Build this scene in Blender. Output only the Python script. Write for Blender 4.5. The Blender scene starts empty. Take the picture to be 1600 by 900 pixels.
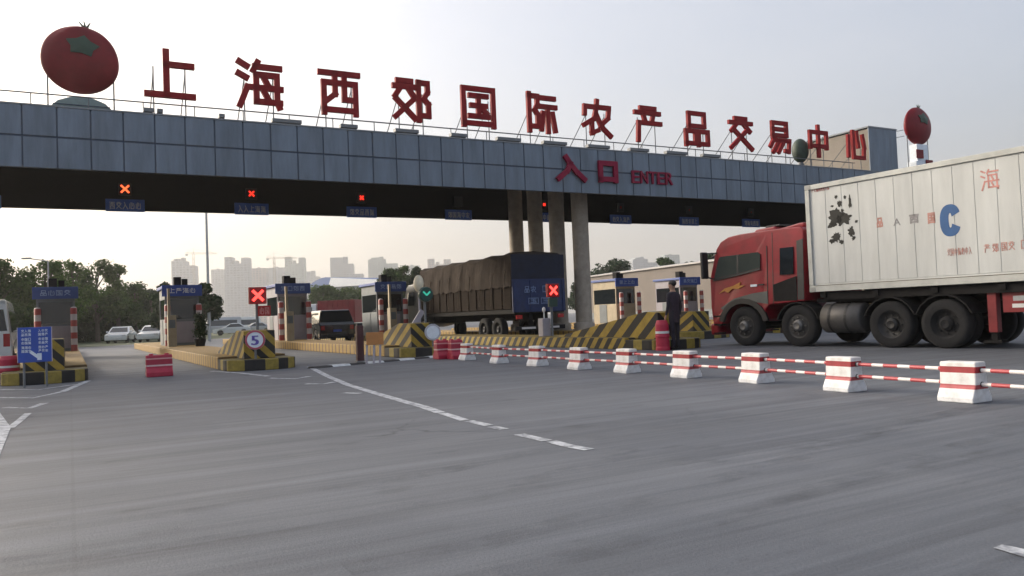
import bpy, bmesh, math, random
from mathutils import Matrix, Vector
random.seed(7)
R = math.radians
sc = bpy.context.scene
COL = sc.collection

# ------------------------------------------------------------------ camera, sky, sun, exposure
CAM_H, FPX = 1.1, 1250.0
CAM_M = Matrix.Rotation(math.pi / 2 + math.atan(42 / 1250), 4, 'X') @ Matrix.Rotation(-math.atan(0.04), 4, 'Z')
cd = bpy.data.cameras.new('camera')
cam = bpy.data.objects.new('camera', cd)
COL.objects.link(cam)
cam.matrix_world = Matrix.Translation((0, 0, CAM_H)) @ CAM_M
cd.sensor_width = 36
cd.lens = 36 * FPX / 1600
cd.clip_start, cd.clip_end = 0.05, 6000
sc.camera = cam

SUN_AZ, SUN_EL = R(-62), R(21)          # azimuth from +Y towards +X
w = bpy.data.worlds.new('World')
sc.world = w
w.use_nodes = True
nt = w.node_tree
sky = nt.nodes.new('ShaderNodeTexSky')
sky.sky_type = 'NISHITA'
sky.sun_disc = False
sky.sun_elevation = SUN_EL
sky.sun_rotation = SUN_AZ
sky.altitude = 0
sky.air_density = 0.9
sky.dust_density = 9.0
sky.ozone_density = 1.5
veil = nt.nodes.new('ShaderNodeMix')          # thin high cloud veiling the clear sky
veil.data_type = 'RGBA'
tcw = nt.nodes.new('ShaderNodeTexCoord'); mpw = nt.nodes.new('ShaderNodeMapping'); mpw.inputs['Scale'].default_value = (1, 1, 3.5)
nzw = nt.nodes.new('ShaderNodeTexNoise'); nzw.inputs['Scale'].default_value = 2.2; nzw.inputs['Detail'].default_value = 5
mrw = nt.nodes.new('ShaderNodeMapRange'); mrw.inputs['From Min'].default_value = .3; mrw.inputs['From Max'].default_value = .7
mrw.inputs['To Min'].default_value = .34; mrw.inputs['To Max'].default_value = .54
nt.links.new(tcw.outputs['Generated'], mpw.inputs[0]); nt.links.new(mpw.outputs[0], nzw.inputs['Vector'])
nt.links.new(nzw.outputs[0], mrw.inputs['Value']); nt.links.new(mrw.outputs[0], veil.inputs['Factor'])
veil.inputs['B'].default_value = (2.55, 2.58, 2.72, 1)
nt.links.new(sky.outputs[0], veil.inputs['A'])
nt.links.new(veil.outputs['Result'], nt.nodes['Background'].inputs[0])
nt.nodes['Background'].inputs[1].default_value = 0.15
sd = bpy.data.lights.new('sun', 'SUN')
sd.energy = 1.5
sd.angle = R(10)
sd.color = (1.0, 0.93, 0.82)
sun = bpy.data.objects.new('sun', sd)
COL.objects.link(sun)
to_sun = Vector((math.sin(SUN_AZ) * math.cos(SUN_EL), math.cos(SUN_AZ) * math.cos(SUN_EL), math.sin(SUN_EL)))
sun.rotation_euler = to_sun.to_track_quat('Z', 'Y').to_euler()
sun.location = (-40, 20, 40)
sc.view_settings.view_transform = 'Standard'
sc.view_settings.look = 'None'
sc.view_settings.gamma = 1
sc.view_settings.use_curve_mapping = False
sc.view_settings.exposure = 1.15
sc.cycles.volume_bounces = 0
sc.cycles.max_bounces = 6

# ------------------------------------------------------------------ helpers
def gp(x, y, z=0.0):
    d = CAM_M.to_3x3() @ Vector(((x - 800) / FPX, (450 - y) / FPX, -1))
    k = (z - CAM_H) / d.z
    return Vector((d.x * k, d.y * k, z))

def dp(x, y, depth):
    """point at a given distance along +Y"""
    d = CAM_M.to_3x3() @ Vector(((x - 800) / FPX, (450 - y) / FPX, -1))
    k = depth / d.y
    return Vector((d.x * k, depth, CAM_H + d.z * k))

GA = R(29)                                  # the toll plaza stands 29 degrees to the view
DX, DY = math.cos(GA), math.sin(GA)
def P(t, n, z=0.0):
    return Vector((DX * t - DY * n, DY * t + DX * n, z))

def T(px, n, py=470):
    """position along the plaza for a photo point at plaza depth n"""
    d = CAM_M.to_3x3() @ Vector(((px - 800) / FPX, (450 - py) / FPX, -1))
    return n * (DX * d.x + DY * d.y) / (DX * d.y - DY * d.x)

def _nodes(m):
    m.use_nodes = True
    return m.node_tree, m.node_tree.nodes['Principled BSDF']

def mat(name, col, rough=0.6, metal=0.0, var=0.12, scale=6.0, bump=0.0, bscale=40.0, coat=0.0, spec=0.5, streak=None):
    m = bpy.data.materials.new(name)
    t, b = _nodes(m)
    b.inputs['Roughness'].default_value = rough
    b.inputs['Metallic'].default_value = metal
    b.inputs['Coat Weight'].default_value = coat
    b.inputs['Specular IOR Level'].default_value = spec
    tc = t.nodes.new('ShaderNodeTexCoord')
    src = tc.outputs['Object']
    if streak:
        mp = t.nodes.new('ShaderNodeMapping')
        mp.inputs['Scale'].default_value = streak
        t.links.new(src, mp.inputs[0]); src = mp.outputs[0]
    nz = t.nodes.new('ShaderNodeTexNoise')
    nz.inputs['Scale'].default_value = scale
    nz.inputs['Detail'].default_value = 6
    nz.inputs['Roughness'].default_value = 0.65
    t.links.new(src, nz.inputs['Vector'])
    rp = t.nodes.new('ShaderNodeValToRGB')
    rp.color_ramp.elements[0].position = 0.3
    rp.color_ramp.elements[1].position = 0.72
    lo = [max(0, c * (1 - var)) for c in col]; hi = [min(1, c * (1 + var)) for c in col]
    rp.color_ramp.elements[0].color = (*lo, 1)
    rp.color_ramp.elements[1].color = (*hi, 1)
    t.links.new(nz.outputs[0], rp.inputs[0])
    t.links.new(rp.outputs[0], b.inputs['Base Color'])
    if bump:
        n2 = t.nodes.new('ShaderNodeTexNoise'); n2.inputs['Scale'].default_value = bscale; n2.inputs['Detail'].default_value = 4
        t.links.new(tc.outputs['Object'], n2.inputs['Vector'])
        bp = t.nodes.new('ShaderNodeBump'); bp.inputs['Strength'].default_value = bump; bp.inputs['Distance'].default_value = 0.02
        t.links.new(n2.outputs[0], bp.inputs['Height']); t.links.new(bp.outputs[0], b.inputs['Normal'])
    return m

def stripes(name, ca, cb, vec, period, duty=0.5, rough=0.6, dirt=0.25):
    """two painted colours in bands: phase = dot(object position, vec) / period"""
    m = bpy.data.materials.new(name)
    t, b = _nodes(m)
    b.inputs['Roughness'].default_value = rough
    tc = t.nodes.new('ShaderNodeTexCoord')
    vm = t.nodes.new('ShaderNodeVectorMath'); vm.operation = 'DOT_PRODUCT'
    vm.inputs[1].default_value = [c / period for c in vec]
    t.links.new(tc.outputs['Object'], vm.inputs[0])
    fr = t.nodes.new('ShaderNodeMath'); fr.operation = 'FRACT'
    t.links.new(vm.outputs['Value'], fr.inputs[0])
    gt = t.nodes.new('ShaderNodeMath'); gt.operation = 'GREATER_THAN'; gt.inputs[1].default_value = duty
    t.links.new(fr.outputs[0], gt.inputs[0])
    mx = t.nodes.new('ShaderNodeMix'); mx.data_type = 'RGBA'
    t.links.new(gt.outputs[0], mx.inputs['Factor'])
    mx.inputs['A'].default_value = (*ca, 1); mx.inputs['B'].default_value = (*cb, 1)
    nz = t.nodes.new('ShaderNodeTexNoise'); nz.inputs['Scale'].default_value = 4; nz.inputs['Detail'].default_value = 10; nz.inputs['Roughness'].default_value = .75
    t.links.new(tc.outputs['Object'], nz.inputs['Vector'])
    rp = t.nodes.new('ShaderNodeValToRGB')
    rp.color_ramp.elements[0].position = .35; rp.color_ramp.elements[1].position = .75
    rp.color_ramp.elements[0].color = (1, 1, 1, 1); d = 1 - dirt; rp.color_ramp.elements[1].color = (d, d, d, 1)
    t.links.new(nz.outputs[0], rp.inputs[0])
    mu = t.nodes.new('ShaderNodeMix'); mu.data_type = 'RGBA'; mu.blend_type = 'MULTIPLY'; mu.inputs['Factor'].default_value = 1
    t.links.new(mx.outputs['Result'], mu.inputs['A']); t.links.new(rp.outputs[0], mu.inputs['B'])
    t.links.new(mu.outputs['Result'], b.inputs['Base Color'])
    return m

def zbands(name, bands, zmax, rough=0.6, dirt=0.3):
    """painted bands up the height: bands = [(z, colour), ...]"""
    m = bpy.data.materials.new(name)
    t, b = _nodes(m)
    b.inputs['Roughness'].default_value = rough
    tc = t.nodes.new('ShaderNodeTexCoord'); sp = t.nodes.new('ShaderNodeSeparateXYZ')
    t.links.new(tc.outputs['Object'], sp.inputs[0])
    nz = t.nodes.new('ShaderNodeTexNoise'); nz.inputs['Scale'].default_value = 9; nz.inputs['Detail'].default_value = 8
    t.links.new(tc.outputs['Object'], nz.inputs['Vector'])
    ad = t.nodes.new('ShaderNodeMath'); ad.operation = 'MULTIPLY_ADD'; ad.inputs[1].default_value = 1 / zmax; ad.inputs[2].default_value = 0
    t.links.new(sp.outputs['Z'], ad.inputs[0])
    rp = t.nodes.new('ShaderNodeValToRGB'); rp.color_ramp.interpolation = 'CONSTANT'
    e = rp.color_ramp.elements
    while len(e) > 1: e.remove(e[-1])
    e[0].position = 0; e[0].color = (*bands[0][1], 1)
    for z, c in bands[1:]:
        k = e.new(z / zmax); k.color = (*c, 1)
    t.links.new(ad.outputs[0], rp.inputs[0])
    r2 = t.nodes.new('ShaderNodeValToRGB')
    r2.color_ramp.elements[0].position = .42; r2.color_ramp.elements[1].position = .8
    r2.color_ramp.elements[0].color = (1, 1, 1, 1); d = 1 - dirt; r2.color_ramp.elements[1].color = (d, d * .97, d * .92, 1)
    t.links.new(nz.outputs[0], r2.inputs[0])
    mu = t.nodes.new('ShaderNodeMix'); mu.data_type = 'RGBA'; mu.blend_type = 'MULTIPLY'; mu.inputs['Factor'].default_value = 1
    t.links.new(rp.outputs[0], mu.inputs['A']); t.links.new(r2.outputs[0], mu.inputs['B'])
    t.links.new(mu.outputs['Result'], b.inputs['Base Color'])
    return m

def glow(name, col, strength):
    m = bpy.data.materials.new(name)
    t, b = _nodes(m)
    b.inputs['Base Color'].default_value = (*[c * .3 for c in col], 1)
    b.inputs['Emission Color'].default_value = (*col, 1)
    b.inputs['Emission Strength'].default_value = strength
    return m

class MB:
    def __init__(s): s.v = []; s.f = []
    def add(s, vs, fs):
        k = len(s.v); s.v += [tuple(v) for v in vs]; s.f += [tuple(i + k for i in f) for f in fs]; return s
    def box(s, x0, x1, y0, y1, z0, z1):
        return s.add([(x0,y0,z0),(x1,y0,z0),(x1,y1,z0),(x0,y1,z0),(x0,y0,z1),(x1,y0,z1),(x1,y1,z1),(x0,y1,z1)],
                     [(3,2,1,0),(4,5,6,7),(0,1,5,4),(1,2,6,5),(2,3,7,6),(3,0,4,7)])
    def prism(s, pts, axis, a, b):
        """extrude a 2D polygon: axis 'y' -> pts are (x,z); 'x' -> (y,z); 'z' -> (x,y)"""
        n = len(pts)
        def m(p, q):
            return {'y': (p[0], q, p[1]), 'x': (q, p[0], p[1]), 'z': (p[0], p[1], q)}[axis]
        vs = [m(p, a) for p in pts] + [m(p, b) for p in pts]
        fs = [tuple(range(n)), tuple(range(2 * n - 1, n - 1, -1))] + [(i, n + i, n + (i + 1) % n, (i + 1) % n) for i in range(n)]
        return s.add(vs, fs)
    def tube(s, a, b, r, r2=None, seg=10, cap=True):
        a = Vector(a); b = Vector(b); d = (b - a)
        if d.length < 1e-6: return s
        q = d.to_track_quat('Z', 'Y'); r2 = r if r2 is None else r2
        vs = []
        for c, rr in ((a, r), (b, r2)):
            for i in range(seg):
                an = 2 * math.pi * i / seg
                vs.append(c + q @ Vector((rr * math.cos(an), rr * math.sin(an), 0)))
        fs = [(i, (i + 1) % seg, seg + (i + 1) % seg, seg + i) for i in range(seg)]
        if cap: fs += [tuple(range(seg - 1, -1, -1)), tuple(range(seg, 2 * seg))]
        return s.add(vs, fs)
    def bar(s, a, b, wd, th, nrm):
        """flat bar from a to b, width wd across, thickness th along nrm"""
        a = Vector(a); b = Vector(b); n = Vector(nrm).normalized(); d = (b - a).normalized(); u = n.cross(d).normalized() * wd / 2; n = n * th / 2
        vs = [a-u-n, a+u-n, a+u+n, a-u+n, b-u-n, b+u-n, b+u+n, b-u+n]
        return s.add(vs, [(3,2,1,0),(4,5,6,7),(0,1,5,4),(1,2,6,5),(2,3,7,6),(3,0,4,7)])
    def lathe(s, prof, axis='z', seg=24, c=(0, 0, 0)):
        vs = []; n = len(prof)
        for i in range(seg):
            a = 2 * math.pi * i / seg
            for r, h in prof:
                p = (r * math.cos(a), r * math.sin(a), h)
                if axis == 'y': p = (p[0], p[2], p[1])
                if axis == 'x': p = (p[2], p[0], p[1])
                vs.append((p[0] + c[0], p[1] + c[1], p[2] + c[2]))
        fs = [(i * n + j, ((i + 1) % seg) * n + j, ((i + 1) % seg) * n + j + 1, i * n + j + 1) for i in range(seg) for j in range(n - 1)]
        return s.add(vs, fs)
    def ball(s, c, rx, ry, rz, seg=24, rings=14):
        vs = []; fs = []
        for j in range(rings + 1):
            th = math.pi * j / rings
            for i in range(seg):
                a = 2 * math.pi * i / seg
                vs.append((c[0] + rx * math.sin(th) * math.cos(a), c[1] + ry * math.sin(th) * math.sin(a), c[2] + rz * math.cos(th)))
        for j in range(rings):
            for i in range(seg):
                fs.append((j * seg + i, (j + 1) * seg + i, (j + 1) * seg + (i + 1) % seg, j * seg + (i + 1) % seg))
        return s.add(vs, fs)
    def build(s, name, m, parent=None, bevel=0.0, smooth=False, loc=None, rot=None, solid=True):
        me = bpy.data.meshes.new(name)
        me.from_pydata(s.v, [], s.f)
        bm = bmesh.new(); bm.from_mesh(me)
        bmesh.ops.remove_doubles(bm, verts=bm.verts, dist=1e-5) if smooth else None
        if solid: bmesh.ops.recalc_face_normals(bm, faces=bm.faces)
        bm.to_mesh(me); bm.free()
        me.materials.append(m)
        if smooth:
            for p in me.polygons: p.use_smooth = True
        o = bpy.data.objects.new(name, me); COL.objects.link(o)
        if parent: o.parent = parent
        if loc is not None: o.location = loc
        if rot is not None: o.rotation_euler = rot
        if bevel:
            b = o.modifiers.new('bevel', 'BEVEL'); b.width = bevel; b.segments = 2; b.limit_method = 'ANGLE'; b.angle_limit = R(35)
        return o

def tag(o, label=None, cat=None, group=None, kind=None):
    if label: o['label'] = label
    if cat: o['category'] = cat
    if group: o['group'] = group
    if kind: o['kind'] = kind
    return o

def empty(name, loc=(0, 0, 0), rz=0.0, label=None, cat=None, group=None):
    o = bpy.data.objects.new(name, None); COL.objects.link(o)
    o.empty_display_size = .2
    o.location = loc; o.rotation_euler = (0, 0, rz)
    return tag(o, label, cat, group)

def copy_tree(o, parent=None):
    c = o.copy(); COL.objects.link(c)
    c.parent = parent
    for ch in list(o.children): copy_tree(ch, c)
    return c

_fc = {}
def text_mb(txt, h, depth):
    """letters as a mesh builder, standing in the x-z plane, facing -y, lower left at the origin"""
    key = (txt, h, depth)
    if key not in _fc:
        cu = bpy.data.curves.new('letters', 'FONT'); cu.body = txt; cu.size = h / .72; cu.extrude = depth / 2; cu.resolution_u = 3
        o = bpy.data.objects.new('letters', cu); COL.objects.link(o)
        dg = bpy.context.evaluated_depsgraph_get()
        me = bpy.data.meshes.new_from_object(o.evaluated_get(dg))
        _fc[key] = ([(v.co.x, -v.co.z, v.co.y) for v in me.vertices], [tuple(p.vertices) for p in me.polygons])
        bpy.data.objects.remove(o); bpy.data.curves.remove(cu); bpy.data.meshes.remove(me)
    return _fc[key]

def put_text(mb, txt, h, depth, x, y, z, width=None, bold=0.0):
    vs, fs = text_mb(txt, h, depth)
    xs = [v[0] for v in vs]; k = 1.0 if not width else width / (max(xs) - min(xs))
    return mb.add([(x + (v[0] - min(xs)) * k, y + v[1], z + v[2]) for v in vs], fs)

S = {
 'shang': [[(.42,1),(.42,.06)],[(.42,.73),(.98,.73)],[(0,.06),(1,.06)]],
 'hai': [[(.02,.98),(.2,.89)],[(0,.71),(.18,.63)],[(.02,.0),(.1,.18),(.2,.42)],[(.46,1),(.36,.82)],[(.4,.9),(1,.9)],[(.42,.72),(.93,.72),(.93,.12),(.98,.0)],[(.42,.72),(.42,.1)],[(.42,.1),(1,.1)],[(.3,.42),(1.02,.42)],[(.62,.64),(.7,.5)],[(.62,.32),(.7,.18)]],
 'xi': [[(0,.95),(1,.95)],[(.08,.0),(.08,.72),(.93,.72),(.93,.0)],[(.08,.07),(.93,.07)],[(.38,.95),(.38,.45),(.18,.30)],[(.63,.95),(.63,.33),(.86,.33)]],
 'jiao': [[(.1,.96),(.48,.96)],[(0,.82),(.6,.82)],[(.14,.74),(.02,.58)],[(.44,.74),(.56,.58)],[(.04,.5),(.58,.03)],[(.54,.5),(.02,.06)],[(.7,.96),(.7,0)],[(.7,.95),(.97,.95),(.97,.72),(.86,.55),(.99,.42),(.99,.12),(.84,.12)]],
 'guo': [[(0,0),(0,.96),(.96,.96),(.96,0)],[(0,.05),(.96,.05)],[(.22,.78),(.74,.78)],[(.26,.52),(.70,.52)],[(.2,.24),(.78,.24)],[(.48,.78),(.48,.24)],[(.62,.42),(.74,.33)]],
 'ji': [[(.08,1),(.08,0)],[(.08,.95),(.37,.95),(.37,.72),(.28,.57),(.38,.44),(.38,.12),(.22,.12)],[(.52,.92),(.96,.92)],[(.46,.68),(1,.68)],[(.73,.68),(.73,0)],[(.56,.5),(.5,.06)],[(.9,.5),(.98,.04)]],
 'nong': [[(.52,1),(.50,.84)],[(.04,.62),(.06,.83),(.97,.83),(.94,.62)],[(.50,.84),(.40,.5),(.02,.30)],[(.3,.42),(.3,.08),(.52,.16)],[(.48,.62),(.66,.28),(1,.03)],[(.92,.52),(.70,.36)]],
 'chan': [[(.22,.96),(.78,.96)],[(0,.82),(.96,.82)],[(.32,.76),(.38,.58)],[(.72,.76),(.66,.58)],[(.08,.0),(.12,.52),(1,.52)]],
 'pin': [[(.16,.58),(.84,.58),(.84,.97),(.16,.97),(.16,.55)],[(.02,.04),(.43,.04),(.43,.42),(.02,.42),(.02,0)],[(.57,.04),(.98,.04),(.98,.42),(.57,.42),(.57,0)]],
 'jiao2': [[(.25,.97),(.74,.97)],[(0,.83),(1,.83)],[(.28,.76),(.08,.58)],[(.70,.76),(.93,.58)],[(.78,.60),(.04,.04)],[(.24,.56),(1,.02)]],
 'yi': [[(.14,.56),(.84,.56),(.84,.97),(.14,.97),(.14,.52)],[(.14,.76),(.84,.76)],[(.26,.52),(.02,.2)],[(.2,.40),(.97,.40),(.92,.04),(.76,.06)],[(.45,.38),(.16,.02)],[(.70,.38),(.42,.02)]],
 'zhong': [[(.06,.28),(.06,.80),(.94,.80),(.94,.28)],[(.06,.33),(.94,.33)],[(.5,1),(.5,0)]],
 'xin': [[(.06,.78),(.04,.10)],[(.32,.96),(.34,.06),(.92,.06),(.94,.32)],[(.54,.94),(.62,.45)],[(.88,.84),(.98,.42)]],
 'ru': [[(.30,1),(.46,.70),(.68,.36),(1,0)],[(.46,.72),(.34,.38),(0,0)]],
 'kou': [[(.08,0),(.08,1),(.92,1),(.92,0)],[(.08,.06),(.92,.06)]],
}
def char_mb(mb, key, x0, z0, wd, ht, th, y, dep):
    for pl in S[key]:
        pts = [Vector((x0 + p[0] * (wd - th) + th / 2, y, z0 + p[1] * (ht - th) + th / 2)) for p in pl]
        for i, (a, b) in enumerate(zip(pts, pts[1:])):
            d = (b - a).normalized()
            mb.bar(a - d * (th / 2), b + d * (th / 2), th, dep - .002 * (i % 3), (0, 1, 0))
    return mb
def glyph_row(mb, x0, x1, z0, z1, n, y, seed):
    """a row of small characters, too small to read from the road"""
    rr = random.Random(seed); cw = (x1 - x0) / n; h = z1 - z0; ks = list(S)
    for i in range(n):
        char_mb(mb, rr.choice(ks), x0 + cw * (i + .08), z0, cw * .84, h, min(h, cw) * .11, y, .006)

# ------------------------------------------------------------------ materials
WHITE = (.66, .66, .65); RED = (.42, .025, .03)
M = dict(
    panel=mat('fascia_panel', (.135, .17, .215), .42, .25, .26, 1.0, streak=(2.2, 1, .35)),
    joint=mat('fascia_joint', (.05, .07, .11), .6),
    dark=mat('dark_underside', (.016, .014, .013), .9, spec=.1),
    roofgrey=mat('roof_grey', (.22, .24, .26), .8),
    conc=mat('column_concrete', (.34, .30, .25), .85, 0, .22, 3, .2, 30),
    letter=mat('letter_red', (.25, .009, .013), .6, 0, .2, 4, spec=.15),
    letter_dim=mat('letter_magenta', (.24, .008, .04), .6, 0, .2, 4, spec=.2),
    steel=mat('grey_steel', (.30, .31, .32), .5, .5),
    thin=mat('thin_steel', (.16, .17, .18), .6, .3),
    tomato=mat('tomato_red', (.17, .002, .010), .5, 0, .25, 1.5, coat=.06, spec=.2),
    leaf_green=mat('tomato_green', (.014, .045, .024), .5),
    dome=mat('dome_grey', (.20, .27, .27), .6),
    beige=mat('beige_render', (.23, .205, .175), .85, 0, .14, .6),
    beige2=mat('warehouse_wall', (.18, .155, .135), .85, 0, .14, .2),
    white=mat('white_paint', WHITE, .55, 0, .10, 3),
    cream=mat('cream_paint', (.40, .33, .22), .6, 0, .14, 3),
    blue=mat('sign_blue', (.02, .07, .38), .45, 0, .15, 3),
    bluedark=mat('sign_blue_dark', (.045, .09, .30), .5, 0, .15, 3),
    laneblue=mat('lane_sign_blue', (.10, .20, .62), .5, 0, .15, 3),
    signwhite=mat('sign_white', (.72, .78, .85), .5),
    signpale=mat('sign_pale_blue', (.30, .42, .68), .5),
    glass=mat('dark_glass', (.012, .016, .02), .06, 0, .1, 2, spec=.8),
    cabglass=mat('cab_glass', (.05, .06, .055), .05, 0, .1, 2, spec=.9),
    rubber=mat('tyre_rubber', (.013, .013, .014), .95, 0, .3, 12, .2, 60),
    rim=mat('wheel_rim', (.030, .030, .031), .55, .4, .3, 8),
    hub=mat('wheel_hub', (.14, .137, .133), .5, .5, .2, 9),
    black=mat('black_plastic', (.012, .012, .014), .5),
    chassis=mat('chassis_black', (.014, .013, .013), .85, 0, .3, 5, spec=.2),
    cabred=mat('cab_red', (.22, .003, .012), .4, 0, .25, 2.5, coat=.15, spec=.35),
    cabgrey=mat('cab_grey', (.09, .095, .09), .5),
    redplastic=mat('red_plastic', (.42, .015, .05), .45, 0, .18, 4),
    tarp=mat('brown_tarp', (.045, .035, .029), .9, 0, .4, 1.6, .5, 5, spec=.1),
    boards=mat('brown_boards', (.022, .015, .011), .9, 0, .35, 3, streak=(1, 1, 8), spec=.1),
    truckblue=mat('tailgate_blue', (.007, .020, .085), .55, 0, .35, 3),
    suvblack=mat('black_car_paint', (.010, .011, .016), .18, 0, .1, 3, coat=.8),
    carwhite=mat('white_car_paint', (.70, .72, .72), .25, 0, .05, 3, coat=.6),
    carsilver=mat('silver_car_paint', (.42, .44, .46), .3, .4, .05, 3, coat=.5),
    lorryred=mat('lorry_red', (.20, .015, .018), .4, 0, .2, 2),
    lampred=mat('tail_lamp', (.35, .01, .01), .25),
    lampclear=mat('head_lamp', (.7, .7, .68), .12),
    yellow=mat('kerb_yellow', (.28, .18, .03), .7, 0, .25, 5),
    orange=mat('orange_board', (.46, .20, .06), .6, 0, .2, 4),
    paint=mat('road_paint', (.55, .57, .58), .7, 0, .25, 5),
    asphaltdark=mat('bump_rubber', (.03, .03, .032), .8),
    skin=mat('skin', (.32, .19, .13), .6),
    cloth=mat('dark_cloth', (.018, .014, .024), .9, 0, .3, 10),
    hair=mat('hair', (.012, .010, .010), .6),
    bark=mat('bark', (.06, .045, .035), .9, 0, .3, 10),
    boothlilac=mat('booth_panel', (.30, .28, .31), .6, 0, .12, 3),
    boothgrey=mat('booth_grey', (.15, .17, .18), .6, 0, .15, 3),
    towerA=mat('tower_grey', (.36, .38, .42), .8), towerB=mat('tower_pink', (.42, .36, .36), .8), towerC=mat('tower_green', (.30, .38, .36), .8),
    towerwin=mat('tower_window', (.10, .12, .15), .3),
    roofblue=mat('hall_roof_blue', (.06, .13, .33), .5), roofwhite=mat('hall_roof_white', (.75, .78, .80), .4),
    hallwall=mat('hall_wall', (.38, .40, .40), .8),
    crane=mat('crane_steel', (.30, .26, .20), .6),
    redglow=glow('signal_red', (1.0, .05, .04), 1.6), redglow_small=glow('gantry_red', (1.0, .03, .015), .9), orangeglow=glow('gantry_orange', (1.0, .10, .03), 1.3),
    greenglow=glow('signal_green', (.05, .55, .38), .35),
    warn=glow('warning_lamp', (1.0, .45, .25), 1.5),
)
M['nose'] = stripes('hazard_diagonal', (.40, .27, .03), (.016, .014, .014), (1, .55, 1), .42, .5, .65, .55)
M['nosewide'] = stripes('hazard_diagonal_wide', (.40, .27, .03), (.016, .014, .014), (1, .8, 1), .62, .5, .65, .55)
M['kerbnose'] = stripes('hazard_kerb', (.32, .24, .04), (.016, .014, .014), (1, 1, 0), .75, .5, .7, .6)
M['kerbside'] = stripes('yellow_kerb', (.34, .20, .03), (.12, .07, .02), (0, 1, 0), .42, .72, .7, .3)
M['kerbdiag'] = stripes('hazard_kerb_diagonal', (.38, .26, .035), (.018, .016, .015), (1, 1, .9), .46, .5, .7, .55)
M['redwhite_z'] = stripes('bollard_bands', (.40, .06, .05), (.62, .54, .52), (0, 0, 1), .52, .5, .5, .25)
M['pole'] = stripes('pole_bands', (.46, .06, .07), (.74, .70, .68), (1, 0, 0), .36, .55, .5, .15)
M['barrier'] = zbands('barrier_bands', [(0, (.72, .73, .75)), (.14, (.42, .08, .09)), (.185, (.70, .70, .70)), (.305, (.30, .012, .02)), (.37, (.72, .70, .69))], .5, .6, .35)
M['lanebarrier'] = zbands('lane_barrier_bands', [(0, (.40, .015, .05)), (.24, (.62, .45, .45)), (.275, (.34, .012, .04)), (.40, (.60, .30, .30)), (.43, (.40, .015, .05))], .6, .45, .2)

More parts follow.
